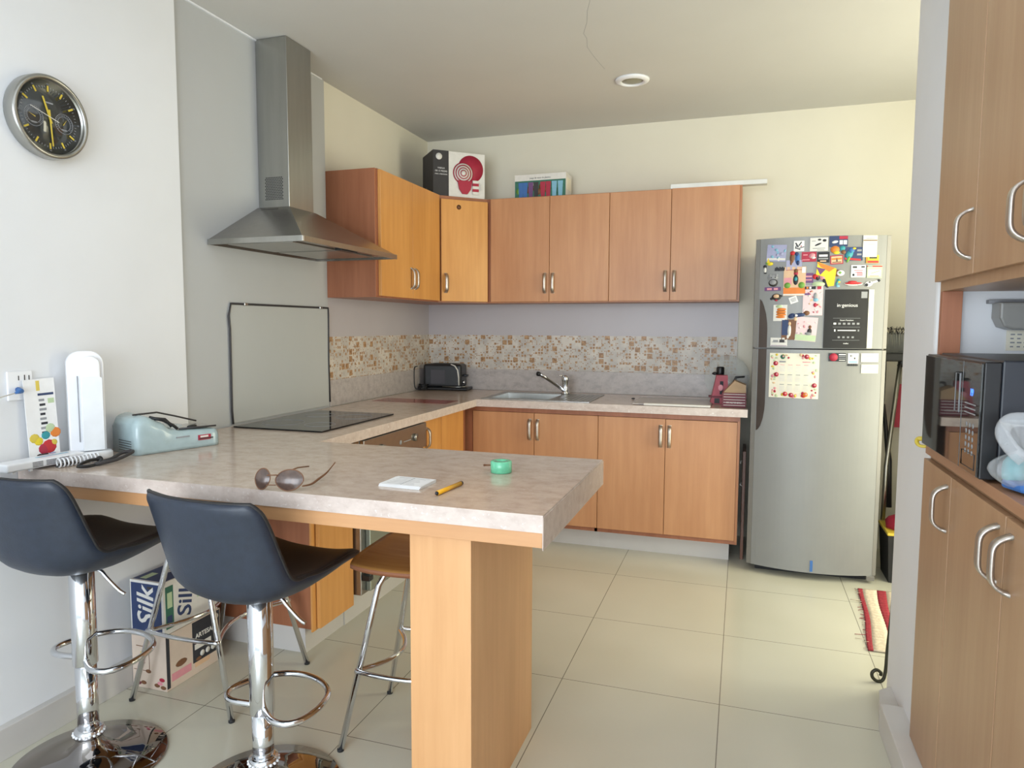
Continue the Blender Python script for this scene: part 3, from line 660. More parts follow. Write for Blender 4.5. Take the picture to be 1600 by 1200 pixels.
mg('car_magnet', 'little red car magnet above the black sticker', .548, 1.631, .092, .026, None, [('o', offw, 0, -.1, 1, .8), ('o', red, 0, 0, .95, .5), ('o', red, -.05, .2, .5, .6), ('o', ink, -.3, -.3, .14, .4), ('o', ink, .3, -.3, .14, .4)])
mg('guitar_magnet', 'white guitar-shaped magnet at the right above the black sticker', .641, 1.633, .086, .036, None, [('o', paper, -.2, -.15, .5, .8, .3), ('r', paper, .15, .15, .6, .25, .3), ('o', ink, .38, .35, .18, .4), ('o', ink, -.32, -.3, .2, .45), ('o', ink, -.15, .1, .15, .2)])
mg('hippo_magnet', 'grey cartoonish animal magnet over pink lettering', .149, 1.642, .082, .092, None, [('o', grey, 0, .3, .7, .35), ('o', grey, -.2, .42, .2, .2), ('o', grey, .22, .42, .2, .2), ('o', charcoal, .02, -.02, .6, .45), ('o', grey, 0, .02, .45, .3), ('r', purple, 0, -.38, 1, .22), ('r', pink, -.2, -.38, .3, .12), ('r', pink, .2, -.38, .25, .12), ('o', charcoal, -.1, .3, .08, .06), ('o', charcoal, .14, .3, .08, .06)])
mg('turtle_magnet', 'dark and cream turtle magnet beside the finger grip', .169, 1.563, .062, .046, None, [('o', charcoal, 0, 0, .8, .8), ('o', tan, 0, .1, .5, .45), ('o', ink, -.4, -.2, .25, .3), ('o', charcoal, .35, .1, .3, .25), ('o', crimson, 0, -.4, .25, .2)])
mg('note_magnet', 'tiny white tilted square magnet between turtle and tall pink card', .256, 1.546, .04, .036, paper, [('r', grey, 0, .2, .7, .08), ('r', grey, 0, 0, .7, .08), ('r', grey, 0, -.2, .6, .08)], .35)
mg('fairy_card', 'tall pale pink card left of the black sticker', .352, 1.541, .098, .158, lightpink, scat([pink, tan, lightpink, crimson, offw], 22, (.04, .12))+[('r', ink, -.15, .43, .55, .1), ('r', orange, -.3, .43, .1, .07), ('r', paper, -.15, .43, .1, .07), ('r', purple, -.3, .22, .25, .06), ('o', grey, .12, .12, .2, .3), ('o', skyb, .15, .02, .26, .12), ('o', crimson, .12, -.15, .18, .14), ('r', crimson, .3, .43, .2, .1)], cat='card')
mg('stack_magnet', 'white card magnet showing a pile of orange hot dogs', .192, 1.476, .07, .088, offw, [('o', palegreen, -.1, .4, .5, .2), ('o', orange, .08, .22, .7, .17), ('o', orange, .05, .06, .75, .17), ('o', orange, .06, -.1, .75, .17), ('o', orange, .02, -.25, .7, .15), ('r', brown, .05, .14, .6, .03), ('r', brown, .05, -.02, .6, .03)])
mg('figure_magnet', 'stretched dark blue flying figure magnet above the family photo', .282, 1.464, .108, .042, None, [('o', navy, .05, 0, .55, .5, .1), ('o', brown, .38, .25, .3, .6), ('o', navy, -.3, -.1, .35, .6, .4), ('o', paper, -.1, -.05, .16, .3), ('o', tan, -.12, -.5, .16, .5)])
mg('photo_print', 'small photo of a child in white against dark background', .237, 1.385, .072, .11, brown, [('r', navy, -.25, .1, .45, .75), ('o', offw, .05, -.05, .25, .6), ('o', tan, .05, .3, .2, .18), ('o', offw, -.05, -.35, .16, .2), ('r', brown, .1, -.42, .7, .1)], .0, cat='photo')
mg('frog_card', 'pale pink tilted card with a small grey figure under the tall pink card', .325, 1.388, .105, .13, lightpink, scat([pink, palegreen, offw, lightpink], 18, (.04, .14))+[('r', palegreen, 0, -.36, .98, .24), ('o', charcoal, .16, -.08, .22, .24), ('o', brown, .16, .1, .14, .14), ('o', grey, .12, -.18, .34, .12)], -.08, cat='card')
mg('drawing_magnet', 'white card magnet with a grey village drawing above the door gap', .190, 1.317, .085, .047, offw, [('r', grey, 0, 0, .85, .06), ('r', charcoal, .18, .12, .3, .35), ('r', grey, -.2, .1, .3, .3), ('r', purple, 0, -.42, .95, .06)])
cal = [('r', cream, 0, -.02, .66, .74)]
for j in range(3):
    for i in range(4):
        cal.append(('r', pink if j == 0 else grey, -.24+i*.16, .24-.22*j, .09, .012))
        for k in range(4): cal.append(('r', offw, -.24+i*.16, .2-.22*j-k*.033, .11, .014))
cal += [('r', grey, -.24, .31, .13, .03), ('r', pink, .24, .31, .16, .02)]
for k in range(54):
    e = R_.choice('lrtb'); a = R_.uniform(-.46, .46); d_ = R_.uniform(.36, .47)
    u, v = {'l': (-d_, a), 'r': (d_, a), 't': (a, d_+.0), 'b': (a, -d_)}[e]
    cal.append(('o', R_.choice([palegreen, palegreen, gold, pink, crimson, tan]), u, v, R_.uniform(.03, .07), R_.uniform(.03, .07)))
for u, v, m_ in ((-.38, .27, crimson), (-.36, .02, crimson), (.41, -.2, crimson), (-.05, -.43, crimson), (-.17, -.41, red), (.2, -.43, red), (.24, -.41, orange), (-.24, .42, fern), (.24, .43, crimson)):
    cal.append(('o', m_, u, v, .1, .1)); cal.append(('o', pink, u+.01, v+.01, .04, .04))
mg('calendar', 'square year calendar with a floral border on the lower fridge door', .272, 1.134, .25, .245, cream, cal, cat='calendar', depth=.0014)
mg('business_card', 'black card with a round red emblem on the lower fridge door', .484, 1.239, .086, .044, ink, [('o', crimson, -.22, 0, .5, .95), ('r', paper, .28, .33, .4, .12), ('r', grey, .28, .1, .4, .1), ('r', grey, .28, -.12, .4, .08), ('r', paper, .28, -.35, .36, .07)], cat='card')
mg('business_card', 'upright white card beside the black and red card', .563, 1.234, .052, .054, paper, [('o', grey, -.2, .25, .25, .22), ('o', charcoal, .15, 0, .14, .2), ('r', grey, 0, .1, .7, .03), ('r', skyb, 0, -.35, .8, .14)], cat='card')
mg('name_magnet', 'tiny dark lettering strip under the upright white card', .561, 1.198, .056, .010, None, [('r', ink, -.43+.108*k, 0, .08, .7+.3*(k % 2)) for k in range(9)])
mg('business_card', 'upper of the two cream cards with pink print at the door edge', .646, 1.238, .088, .046, cream, [('r', pink, 0, .2, .4, .06), ('r', pink, 0, 0, .7, .05), ('r', pink, 0, -.25, .4, .04)], cat='card')
mg('business_card', 'lower of the two cream cards with pink print at the door edge', .648, 1.178, .086, .047, cream, [('r', pink, 0, .2, .4, .06), ('r', pink, 0, 0, .7, .05), ('r', pink, 0, -.25, .4, .04)], cat='card')

# ------------------------------------------------------------------ boxes above the cupboards
TZ = UZ1+.0055
bx = thing('dinnerware_box', 'black and white dinnerware box with red plates on the corner cupboard', 'box', (-1.845, 4.44, TZ), math.radians(41))
w_, h_, d_ = .365, .30, .25
m = MB(); m.box(-w_/2, w_/2, 0, d_, 0, h_, offw, .001)
m.box(-w_/2-.001, -.075, -.0012, d_+.001, -.0, h_+.001, charcoal)
m.prism([(-.12, 0), (-.02, 0), (-.02, .08)], 0, .0006, grey, M=frame((-w_/2-.0012, .13, 0), *LEFT))
Fm = frame((.055, -.0005, h_/2), *FRONT)@Matrix.Diagonal((1.25, 1.25, 1, 1))
def disc(m, x, y, r, mat, k): m.lathe([(r, 0), (r, .001+.0009*k), (0, .001+.0009*k)], mat, n=36, M=Fm@Matrix.Translation((x, y, 0)))
disc(m, .02, .035, .072, crimson, 1)
for i, r in enumerate((.058, .052, .045, .039, .031, .026, .018, .013)): disc(m, -.022, .01, r, crimson if i % 2 == 0 else offw, 2+i)
pts = [(-.055, -.03), (.028, -.03), (.018, -.075), (0, -.10), (-.028, -.10), (-.046, -.075)]
m.prism(pts, .0, .011, crimson, M=Fm)
for k in range(5): m.prism([(.03, -.025-k*.015), (.064, -.025-k*.015), (.064, -.04-k*.015), (.03, -.04-k*.015)], 0, .0115, crimson if k % 2 else offw, M=Fm)
m.tube([(.065, -.04, .01), (.08, -.045, .01), (.08, -.07, .01), (.064, -.078, .01)], .003, offw, M=Fm, n=6)
Ft = frame((-.128, -.0022, h_/2), *FRONT)
for t_, y_ in (('VAJILLA', .035), ('DE 12 PIEZAS', .015), ('PARA 4 PERSONAS', -.005)): m.text(t_, .0145 if y_ > 0 else .0105, Ft@Matrix.Translation((0, y_, 0)), paper)
m.lathe([(.022, 0), (.022, .0006), (0, .0006)], offw, n=20, M=Ft@Matrix.Translation((-.015, .11, 0)))
m.build('carton', bx, local=True)
bx = thing('glassware_box', 'low box printed with blue purple and red tumblers on the wall cupboards', 'box', (-1.30, 4.60, TZ), math.radians(-1))
m = MB(); m.box(-.205, .155, 0, .15, 0, .158, offw, .001)
Fm = frame((-.025, -.0003, .072), *FRONT)@Matrix.Diagonal((1, 1.1, 1, 1))
m.prism([(-.178, -.068), (.178, -.068), (.178, .04), (-.178, .04)], 0, .0004, fern, M=Fm)
for k in range(14): m.lathe([(.02, 0), (.02, .0006), (0, .0006)], R_.choice([fern, green, brown, palegreen]), n=10, M=Fm@Matrix.Translation((-.15+k*.023, R_.uniform(-.03, .02), .0001)))
for x, c_ in ((-.135, blue), (-.105, blue), (-.065, purple), (-.028, charcoal), (.02, crimson), (.058, crimson), (.1, skyb), (.142, skyb)):
    m.prism([(x-.013, -.066), (x+.013, -.066), (x+.018, .03), (x-.018, .03)], .0005, .0015, c_, M=Fm)
m.text('juego de vasos de plastico', .014, Fm@Matrix.Translation((.0, .055, 0)), ink)
m.box(.155, .1562, .02, .13, .05, .13, cream); m.build('carton', bx, local=True)
o = MB().box(-.46, .115, 4.56, 4.62, TZ+.0005, TZ+.03, plain('aluminium', (206, 204, 196), .35, .5), .002).build('metal_strip')
tag(o, 'pale metal strip lying on top of the right wall cupboard', 'strip')

# ------------------------------------------------------------------ clock
ck = thing('wall_clock', 'round steel wall clock with black face and yellow hands', 'clock', (-2.2395, 1.80, 2.07))
Mc = frame((-2.2395, 1.775, 2.082), *RIGHT)@Matrix.Diagonal((.955, .955, 1, 1))
MB().lathe([(.137, 0), (.141, .01), (.141, .042), (.137, .049), (.128, .050), (.124, .044), (.124, .03)], steel, M=Mc, n=64).build('case', ck)
face = MB(); face.lathe([(.1245, .0), (.1245, .0305), (0, .0305)], plain('clock_face', (52, 56, 56), .12, coat=.8), M=Mc, n=48)
for k in range(60):
    a = k*PI/30; big = k % 5 == 0
    if k in (15, 45): continue
    M2 = Mc@Matrix.Rotation(-a, 4, 'Z')@Matrix.Translation((0, .098, .0306))
    face.prism([(-.003 if big else -.0008, -.011 if big else 0), (.003 if big else .0008, -.011 if big else 0), (.003 if big else .0008, .009 if big else .006), (-.003 if big else -.0008, .009 if big else .006)], 0, .0006, gold if big else grey, M=M2)
for k in range(1, 13):
    a = k*PI/6; face.text(str(k*5), .008, Mc@Matrix.Translation((.112*math.sin(a), .112*math.cos(a), .0306)), grey)
face.text('WEATHER', .011, Mc@Matrix.Translation((0, .05, .0306)), grey) if False else face.box(-.017, .017, .047, .052, .0306, .0311, grey, M=Mc)
for sx in (-1, 1):
    Md = Mc@Matrix.Translation((sx*.056, -.008, .0306))
    for r in (.034, .024): face.tube([(r*math.cos(a*PI/16), r*math.sin(a*PI/16), .0003) for a in range(32)], .0008, grey, True, n=5, M=Md)
    for k in range(22):
        a = -.7+k*(PI+1.4)/21
        face.prism([(-.0006, 0), (.0006, 0), (.0006, .006), (-.0006, .006)], 0, .0004, grey, M=Md@Matrix.Rotation(a-PI/2, 4, 'Z')@Matrix.Translation((0, .026, 0)))
    face.prism([(-.0014, -.006), (.0014, -.006), (0, .02)], .0004, .001, gold, M=Md@Matrix.Rotation(-.6 if sx > 0 else 1.2, 4, 'Z'))
    face.box(-.010, .010, -.022, -.019, .0, .0004, grey, M=Md)
face.build('dial', ck)
def hand(a, L, w_, z, mat, tail=.02): return MB().prism([(-w_/2, -tail), (w_/2, -tail), (w_/2*.7, L), (-w_/2*.7, L)], z, z+.0012, mat, M=Mc@Matrix.Rotation(-a, 4, 'Z'))
hand(math.radians(341), .07, .008, .033, gold).build('hour_hand', ck); hand(math.radians(176), .097, .006, .035, gold, .025).build('minute_hand', ck)
hand(math.radians(287), .075, .002, .037, offw, .033).build('second_hand', ck)

# ------------------------------------------------------------------ bar stools
def shell(mb, hb, hf, zt, mat_in, mat_out, rise=.26):
    prof = [(.235, -.012, .165), (.22, .0, .190), (.16, .006, .208), (.08, 0, .218), (.0, -.006, .222), (-.08, -.004, .222), (-.145, .010, .220), (-.185, .045, .216), (-.205, .10, .213), (-.218, .16, .210), (-.232, .22, .206), (-.238, .25, .200), (-.243, .270, .182)]
    return prof
def smooth_prof(prof, n):
    out = []; m_ = len(prof)
    for i in range(n):
        t = i/(n-1)*(m_-1); k = min(int(t), m_-2); f_ = t-k
        p = [prof[max(0, min(m_-1, k+d_))] for d_ in (-1, 0, 1, 2)]
        out.append([.5*((2*p[1][c])+(-p[0][c]+p[2][c])*f_+(2*p[0][c]-5*p[1][c]+4*p[2][c]-p[3][c])*f_**2+(-p[0][c]+3*p[1][c]-3*p[2][c]+p[3][c])*f_**3) for c in range(3)])
    return out
def leather_stool(label, loc, seat_z, rotz, sleeve):
    s = thing('bar_stool', label, 'bar stool', loc, rotz)
    pr = smooth_prof(shell(None, 0, 0, 0, None, None), 34); nv = 25
    def pt(i, v, inn):
        y, z, w_ = pr[i]; t = i/33.
        back = max(0, min(1, (t-.42)/.3)); x = w_*v
        lift = .045*abs(v)**3*(1-back)*(.4+.6*min(1, t/.4)); fwd = (.085-.05*max(0, (t-.6)/.4))*abs(v)**2.6*math.sin(min(1, max(0, (t-.3)/.45))*PI/2)
        tv = (pr[min(33, i+1)][0]-pr[max(0, i-1)][0], pr[min(33, i+1)][1]-pr[max(0, i-1)][1]); L = math.hypot(*tv) or 1
        ny, nz = tv[1]/L, -tv[0]/L       # towards the sitter
        edge = (1-abs(v)**8)*(1-(abs(2*t-1))**14)
        bulge = (.05*(1-abs(v)**2.2)*math.sin(PI*min(1, t/.62)) if t < .62 else 0)
        th = .013*(edge**.5) if inn else -(.013*(edge**.5)+bulge*.8)
        return Vector((x, y+fwd+ny*th, seat_z+z+lift+nz*th))
    for nm, inn, mat in (('shell', False, leather), ('seat_pad', True, leather_b)):
        m = MB(); vs = [pt(i, -1+2*j/(nv-1), inn) for i in range(34) for j in range(nv)]; fs = []
        for i in range(33):
            for j in range(nv-1): a = i*nv+j; fs.append((a, a+1, a+nv+1, a+nv) if inn else (a, a+nv, a+nv+1, a+1))
        m.add(vs, fs, mat, True); o = m.build(nm, s, local=True)
        sd = o.modifiers.new('t', 'SOLIDIFY'); sd.thickness = .004; sd.offset = -1
    edge = [pt(i, -1, True) for i in range(34)]+[pt(33, -1+2*j/(nv-1), True) for j in range(1, nv)]+[pt(i, 1, True) for i in range(32, -1, -1)]+[pt(0, 1-2*j/(nv-1), True) for j in range(1, nv-1)]
    MB().tube(edge, .0055, leather_b, True, n=8).build('piping', s, local=True)
    zt = seat_z-.055
    MB().lathe([(.06, zt-.006), (.07, zt), (.07, zt+.02), (0, zt+.02)], blackm, n=24).build('mounting_plate', s, local=True)
    MB().lathe([(.034, sleeve), (.036, sleeve+.003), (.036, zt-.003), (.032, zt-.001)], chrome, n=32).build('sleeve', s, local=True)
    MB().lathe([(.031, .07), (.031, sleeve-.001), (.0, sleeve-.001)], chrome, n=32).build('column', s, local=True)
    MB().lathe([(.0, .0005), (.225, .0005), (.226, .004), (.222, .009), (.15, .016), (.09, .026), (.06, .042), (.042, .065), (.034, .085), (.034, .09), (0, .09)], chrome_m, n=72).build('base', s, local=True)
    m = MB(); m.lathe([(.034, .085), (.042, .088), (.042, .112), (.032, .116)], chrome, n=28)
    for k in range(20): a = 2*PI*k/20; m.ball((.043*math.cos(a), .043*math.sin(a), .10), .005, white, sub=1)
    m.build('collar', s, local=True)
    zr = sleeve+.02; R = []
    R.append((-.03, -.01, zr)); R.append((-.10, -.025, zr))
    for k in range(7): a = -PI/2-k*PI/7*1.0; R.append((-.105+.055*math.cos(a)*1.0, .03-.055*math.sin(-a)*1.0, zr))
    R = [(-.025, -.012, zr), (-.09, -.035, zr), (-.13, -.03, zr), (-.155, -.005, zr), (-.16, .04, zr), (-.145, .10, zr), (-.11, .155, zr), (-.06, .185, zr), (0, .195, zr), (.06, .185, zr), (.11, .155, zr), (.145, .10, zr), (.16, .04, zr), (.155, -.005, zr), (.13, -.03, zr), (.09, -.035, zr), (.025, -.012, zr)]
    Rs = smooth_prof(R, 70)
    MB(Matrix.Rotation(math.radians(-10), 4, 'Z')).tube(Rs, .0095, chrome, n=12).build('footrest', s, local=True)
    zl = zt-.0
    MB().tube(smooth_prof([(.03, .0, zl), (.07, .01, zl-.012), (.09, .015, zl-.035), (.12, .03, zl-.075), (.135, .04, zl-.09)], 14), .006, chrome, n=8).build('lever', s, local=True)
    return s
leather_stool('dark leather bar stool with chrome column, nearer the left wall', (-1.950, 1.60, 0), .700, math.radians(-2), .325)
leather_stool('dark leather bar stool with chrome column, nearer the wooden pillar', (-1.325, 1.655, 0), .675, math.radians(-6), .25)
def wood_stool(label, loc, rotz, h=.63, fs=.19, sw=.165, sl=.2):
    s = thing('wooden_stool', label, 'stool', loc, rotz, None)
    def fn(u, v): x = -1+2*u; y = -1+2*v; k = (1-abs(x)**6*.06); k2 = (1-abs(y)**6*.06); return Vector((x*sw*k2, y*sl*k, h+.018*x*x*.6-.012*max(0, -y)**3))
    m = MB(); m.grid(fn, 20, 20, ply); o = m.build('seat', s, local=True); sd = o.modifiers.new('t', 'SOLIDIFY'); sd.thickness = .016; sd.offset = -1; sd.use_even_offset = True
    o.data.materials.append(plain('ply_edge', (150, 96, 66), .5)); sd.material_offset_rim = 1
    for sx, sy in ((-1, -1), (1, -1), (1, 1), (-1, 1)):
        m = MB(); m.tube([(sx*fs, sy*fs, .004), (sx*(fs-(fs-.05)*.85), sy*(fs-.055), h-.08), (sx*.045, sy*(fs-.07), h-.03), (sx*.03, sy*(fs-.09), h-.019)], .0105, chrome); o2 = m.build('leg', s, local=True)
        MB().lathe([(.0108, .0), (.0112, .008), (.0, .010)], blackm, (sx*fs, sy*fs, .0003), n=12).build('foot_cap', o2, local=True)
    zr = .27; fx = fs-(fs-.05)*.85*zr/(h-.08)+.008; fy = fs-.055*zr/(h-.08)+.008
    for k, (a, b_) in enumerate((((-fx, -fy), (fx, -fy)), ((fx, -fy), (fx, fy)), ((fx, fy), (-fx, fy)), ((-fx, fy), (-fx, -fy)))):
        a = Vector((*a, zr)); b_ = Vector((*b_, zr)); mid = (a+b_)/2; inn = -mid.normalized()*.0; ctr = Vector((0, 0, zr)); inw = (ctr-mid).normalized()
        bw = .085 if k % 2 else -.014
        m = MB(); m.tube(smooth_prof([a, a*.75+b_*.25+inw*bw*.72, mid+inw*bw, a*.25+b_*.75+inw*bw*.72, b_], 16), .008, chrome); m.build('footrest', s, local=True)
    return s
wood_stool('plywood stool on chrome legs half hidden behind the wooden pillar', (-1.040, 2.10, 0), math.radians(3), .632, .188, .16, .185)
wood_stool('chrome-legged stool behind the two leather bar stools', (-1.898, 2.150, 0), math.radians(0), .645, .225, .155, .17)

# ------------------------------------------------------------------ cartons under the bar
bx = thing('drink_carton_box', 'blue and white milk carton box on top of the biscuit box', 'box', (-2.125, 2.15, .2212), 0)
m = MB(); w_, d_, h_ = .16, .28, .205
m.box(-w_/2, w_/2, -d_/2, d_/2, 0, h_, offw, .001)
m.box(-w_/2+.006, w_/2-.010, -d_/2-.0008, -d_/2, .008, h_-.010, navy); m.box(-w_/2+.006, w_/2-.006, -d_/2+.01, d_/2-.01, h_, h_+.0008, navy)
m.text('Silk', .112, frame((-.002, -d_/2-.001, h_/2), (0, 0, 1), (-1, 0, 0)), offw, shear=.2, off=.0016)
m.box(.005, .03, -d_/2-.0012, -d_/2, h_-.03, h_-.02, charcoal)
m.text('Silk', .065, frame((.02, -.01, h_+.001), (-1, 0, 0), (0, -1, 0)), offw, shear=.2, off=.001)
m.box(-.05, -.02, -.12, -.06, h_, h_+.0012, palegreen)
m.text('Silk', .10, frame((w_/2+.001, -.03, h_/2), (0, .12, 1), (0, -1, .12)), navy, shear=.2, off=.0014)
m.box(w_/2, w_/2+.0009, -.13, -.092, .02, h_-.02, fern); m.box(w_/2, w_/2+.0012, -.125, -.1, .03, .07, navy); m.box(w_/2, w_/2+.0012, -.122, -.098, .1, .16, palegreen)
m.box(w_/2, w_/2+.0009, .03, .06, .09, h_-.01, palegreen); m.box(w_/2, w_/2+.0011, .04, .055, .1, .18, fern); m.ball((w_/2, .085, .17), (.001, .016, .014), kraft)
m.build('carton', bx, local=True)
bx = thing('biscuit_box', 'beige and black printed carton box standing on the floor under the bar', 'box', (-2.125, 2.155, 0), 0)
m = MB(); w_, d_, h_ = .165, .29, .22
bg = plain('blush_card', (214, 196, 180), .6)
m.box(-w_/2, w_/2, -d_/2, d_/2, 0.001, h_, bg, .001)
m.box(w_/2, w_/2+.0008, -.01, d_/2-.004, .05, h_-.004, ink); m.box(w_/2, w_/2+.0008, -d_/2+.002, -d_/2+.018, .01, h_-.004, ink)
m.text('ARTESANA', .026, frame((w_/2+.0012, .07, h_*.70), (0, 1, 0), (0, 0, 1)), offw, off=.0006)
m.box(w_/2, w_/2+.0012, .0, .09, h_*.46, h_*.56, offw)
for k in range(3): m.lathe([(.012, 0), (.012, .001), (0, .001)], offw, n=16, M=frame((w_/2+.0004, .04+k*.03, h_*.34), *RIGHT))
m.lathe([(.012, 0), (.012, .001), (0, .001)], offw, n=16, M=frame((w_/2+.0004, .122, h_*.88), *RIGHT))
m.box(w_/2, w_/2+.001, -.12, -.02, .03, .06, pink); m.box(w_/2, w_/2+.001, 0, .08, .03, .05, tan); m.ball((w_/2, .02, .06), (.001, .03, .012), brown); m.ball((w_/2, -.07, .085), (.001, .03, .014), brown)
m.box(-.075, -.002, -d_/2-.0008, -d_/2, .07, .072, brown); m.box(0.0, .002, -d_/2-.0008, -d_/2, .07, .2, brown); m.box(-.06, -.02, -d_/2-.0008, -d_/2, .165, .168, brown)
m.box(-.04, -.025, -d_/2-.0008, -d_/2, .13, .145, gold); m.box(-.045, -.02, -d_/2-.0008, -d_/2, .10, .108, brown)
for x, z, c_ in ((.05, .03, pink), (.06, .045, crimson), (.035, .02, brown), (-.03, .022, brown), (-.055, .018, maroon), (.065, .015, brown), (-.005, .07, brown)): m.ball((x, -d_/2, z), (.014, .001, .008), c_)
m.build('carton', bx, local=True)

# ------------------------------------------------------------------ things on the bar
Z = ZT
lp = thing('emergency_lamp', 'white upright rechargeable lamp with arched frame against the wall', 'lamp', (-2.160, 1.825, Z))
Ml = Matrix.Translation((-2.160, 1.825, Z))@Matrix.Rotation(math.radians(58), 4, 'Z')
m = MB(Ml); m.lathe([(0, .0005), (.070, .0005), (.073, .004), (.073, .020), (.068, .026), (0, .026)], white, n=40, M=Matrix.Diagonal((1, .85, 1, 1))); m.build('base', lp)
def arch(w_, h_, r, z0):
    p = [(-w_, z0), (w_, z0)]
    for k in range(9): a = k*PI/16; p.append((w_-r+r*math.cos(a), h_-r+r*math.sin(a)))
    for k in range(9): a = PI/2+k*PI/16; p.append((-w_+r+r*math.cos(a), h_-r+r*math.sin(a)))
    return p
Mf = frame((0, .012, 0), *FRONT)
m = MB(Ml); m.prism(arch(.056, .376, .045, .026), -.02, .012, white, M=Mf, b=.004); m.build('frame', lp)
m = MB(Ml); m.prism(arch(.030, .358, .0299, .028), .0125, .030, white, M=Mf@Matrix.Translation((.012, 0, 0)), b=.005); m.prism(arch(.032, .285, .006, .03), .031, .034, plain('diffuser', (232, 236, 240), .2), M=Mf@Matrix.Translation((.014, 0, 0)), b=.001); m.build('light_panel', lp)
m = MB(Ml); m.tube([(-.026, -.003, .06), (-.026, -.003, .29)], .0015, grey, n=6); m.build('seam', lp)
ap = thing('label_machine', 'sea-green plastic machine with open grey lid against the left wall', 'appliance', (-2.1, 2.1, Z))
Ma = Matrix.Translation((-2.035, 1.905, Z+.0008))@Matrix.Rotation(math.radians(72), 4, 'Z')@Matrix.Diagonal((1.13, 1, 1.1, 1))
L_, D_ = .285, .185
def top_h(u): # height along the length
    pr_ = [(0, .118), (.15, .122), (.3, .10), (.42, .073), (.55, .064), (1, .060)]
    for (a, ha), (b_, hb_) in zip(pr_, pr_[1:]):
        if u <= b_: t_ = (u-a)/(b_-a); t_ = t_*t_*(3-2*t_); return ha+(hb_-ha)*t_
    return .06
m = MB(Ma); nu = 30; ring = []
for i in range(nu):
    u = i/(nu-1); ue = .5-.5*math.cos(PI*u); x = u*L_; r_ = min(1, (min(u, 1-u)/.05))**.5
    y0 = .0+.012*(1-r_); y1 = D_-.012*(1-r_); h_ = top_h(u)*(.86+.14*r_); hb_ = h_+.014*math.sin(PI*min(1, u*1.1)) if u < .9 else h_
    ring.append([(x, y0, .0), (x, y0-.002, .01), (x, y0, h_*.7), (x, y0+.006, h_*.93), (x, y0+.02, h_), (x, y1-.02, hb_), (x, y1, hb_*.85), (x, y1, 0)])
vs = [p for rg in ring for p in rg]; fs = []
for i in range(nu-1):
    for k in range(8): fs.append((i*8+k, i*8+(k+1) % 8, (i+1)*8+(k+1) % 8, (i+1)*8+k))
fs += [tuple(range(8))[::-1], tuple((nu-1)*8+k for k in range(8))]
m.add(vs, fs, pale_glass, True); m.build('body', ap)
m = MB(Ma); m.prism([(.11, .03), (.27, .015), (.275, .15), (.08, .155)], 0, .002, plain('grey_lid', (150, 146, 138), .25, coat=.5), M=Matrix.Translation((0, 0, .066)));
m.build('tray', ap)
m = MB(Ma); m.tube([(.06, .035, .118), (.10, .03, .105), (.13, .022, .085), (.145, .02, .071)], .005, black, n=8); m.tube([(.02, .06, .128), (.14, .16, .118), (.20, .165, .10), (.277, .155, .074)], .003, charcoal, n=8); m.tube([(.15, .02, .07), (.277, .012, .068)], .003, charcoal, n=8)
m.tube([(.10, .09, .105), (.13, .08, .10), (.15, .07, .075)], .006, blackm, n=8); m.ball((.21, .05, .07), (.018, .008, .006), black); m.build('frame', ap)
m = MB(Ma); m.box(.205, .25, -.0035, -.001, .025, .043, crimson); m.box(.208, .258, -.0042, -.003, .028, .032, charcoal); m.box(.212, .24, -.0042, -.003, .034, .040, offw); m.build('badge', ap)
MB(Ma).box(.13, .175, -.0035, -.001, .042, .046, grey).build('marking', ap)
m = MB(Ma); 
for k in range(5): m.tube([(-.002, .03+.0*k, .012+k*.008), (-.002, .12, .012+k*.008)], .0012, charcoal, n=5)
m.build('vent', ap)
rt = thing('router', 'flat white router box with slotted side at the left end of the bar', 'router', (-2.17, 1.70, Z))
Mr = Matrix.Translation((-2.148, 1.60, Z+.008))@Matrix.Rotation(math.radians(88), 4, 'Z')
m = MB(Mr); m.box(-.08, .18, -.015, .055, 0, .026, white, .005)
for k in range(3):
    for j in range(4): m.box(.0+k*.045, .034+k*.045, -.0157, -.0147, .005+j*.0045, .007+j*.0045, charcoal)
m.box(.04, .15, .02, .032, .0258, .0264, skyb); m.build('case', rt)
for x in (-.06, -.005, .16):
    MB(Mr).box(x, x+.01, -.008, .0, -.0078, 0, white, .001).build('foot', rt)
m = MB(); Mk = Matrix.Translation((-2.096, 1.715, Z))@Matrix.Rotation(math.radians(80), 4, 'Z')
for k in range(11):
    c0 = k*.0125-.05; m.tube([(c0+.004*math.cos(a*PI/6), .02*math.cos(a*PI/6)+.0, .016+.0135*math.sin(a*PI/6)) for a in range(12)], .0026, white, True, n=6, M=Mk)
m.tube([(-.06, 0, .006), (.085, 0, .006)], .003, charcoal, n=6, M=Mk); m.ball((.088, 0, .007), .0065, charcoal, M=Mk)
tag(m.build('coiled_cable'), 'white coiled cable lying beside the router', 'cable')
m = MB(); Mp = frame((-2.217, 1.702, Z+.135), (.04, 1, .02), (-.03, -.02, 1))@Matrix.Diagonal((.86, 1.12, 1, 1))
m.box(-.06, .062, -.113, .135, -.001, .001, paper, M=Mp)
m.box(-.012, .002, .10, .13, .001, .0014, gold, M=Mp); m.box(-.008, .055, .085, .092, .001, .0014, navy, M=Mp); m.box(.03, .055, .06, .075, .001, .0014, palegreen, M=Mp)
for k in range(8): m.box(-.006+.002*(k % 2), .016+.003*((k*7) % 3), .068-k*.014, .075-k*.014, .001, .0014, ink if k % 2 else grey, M=Mp)
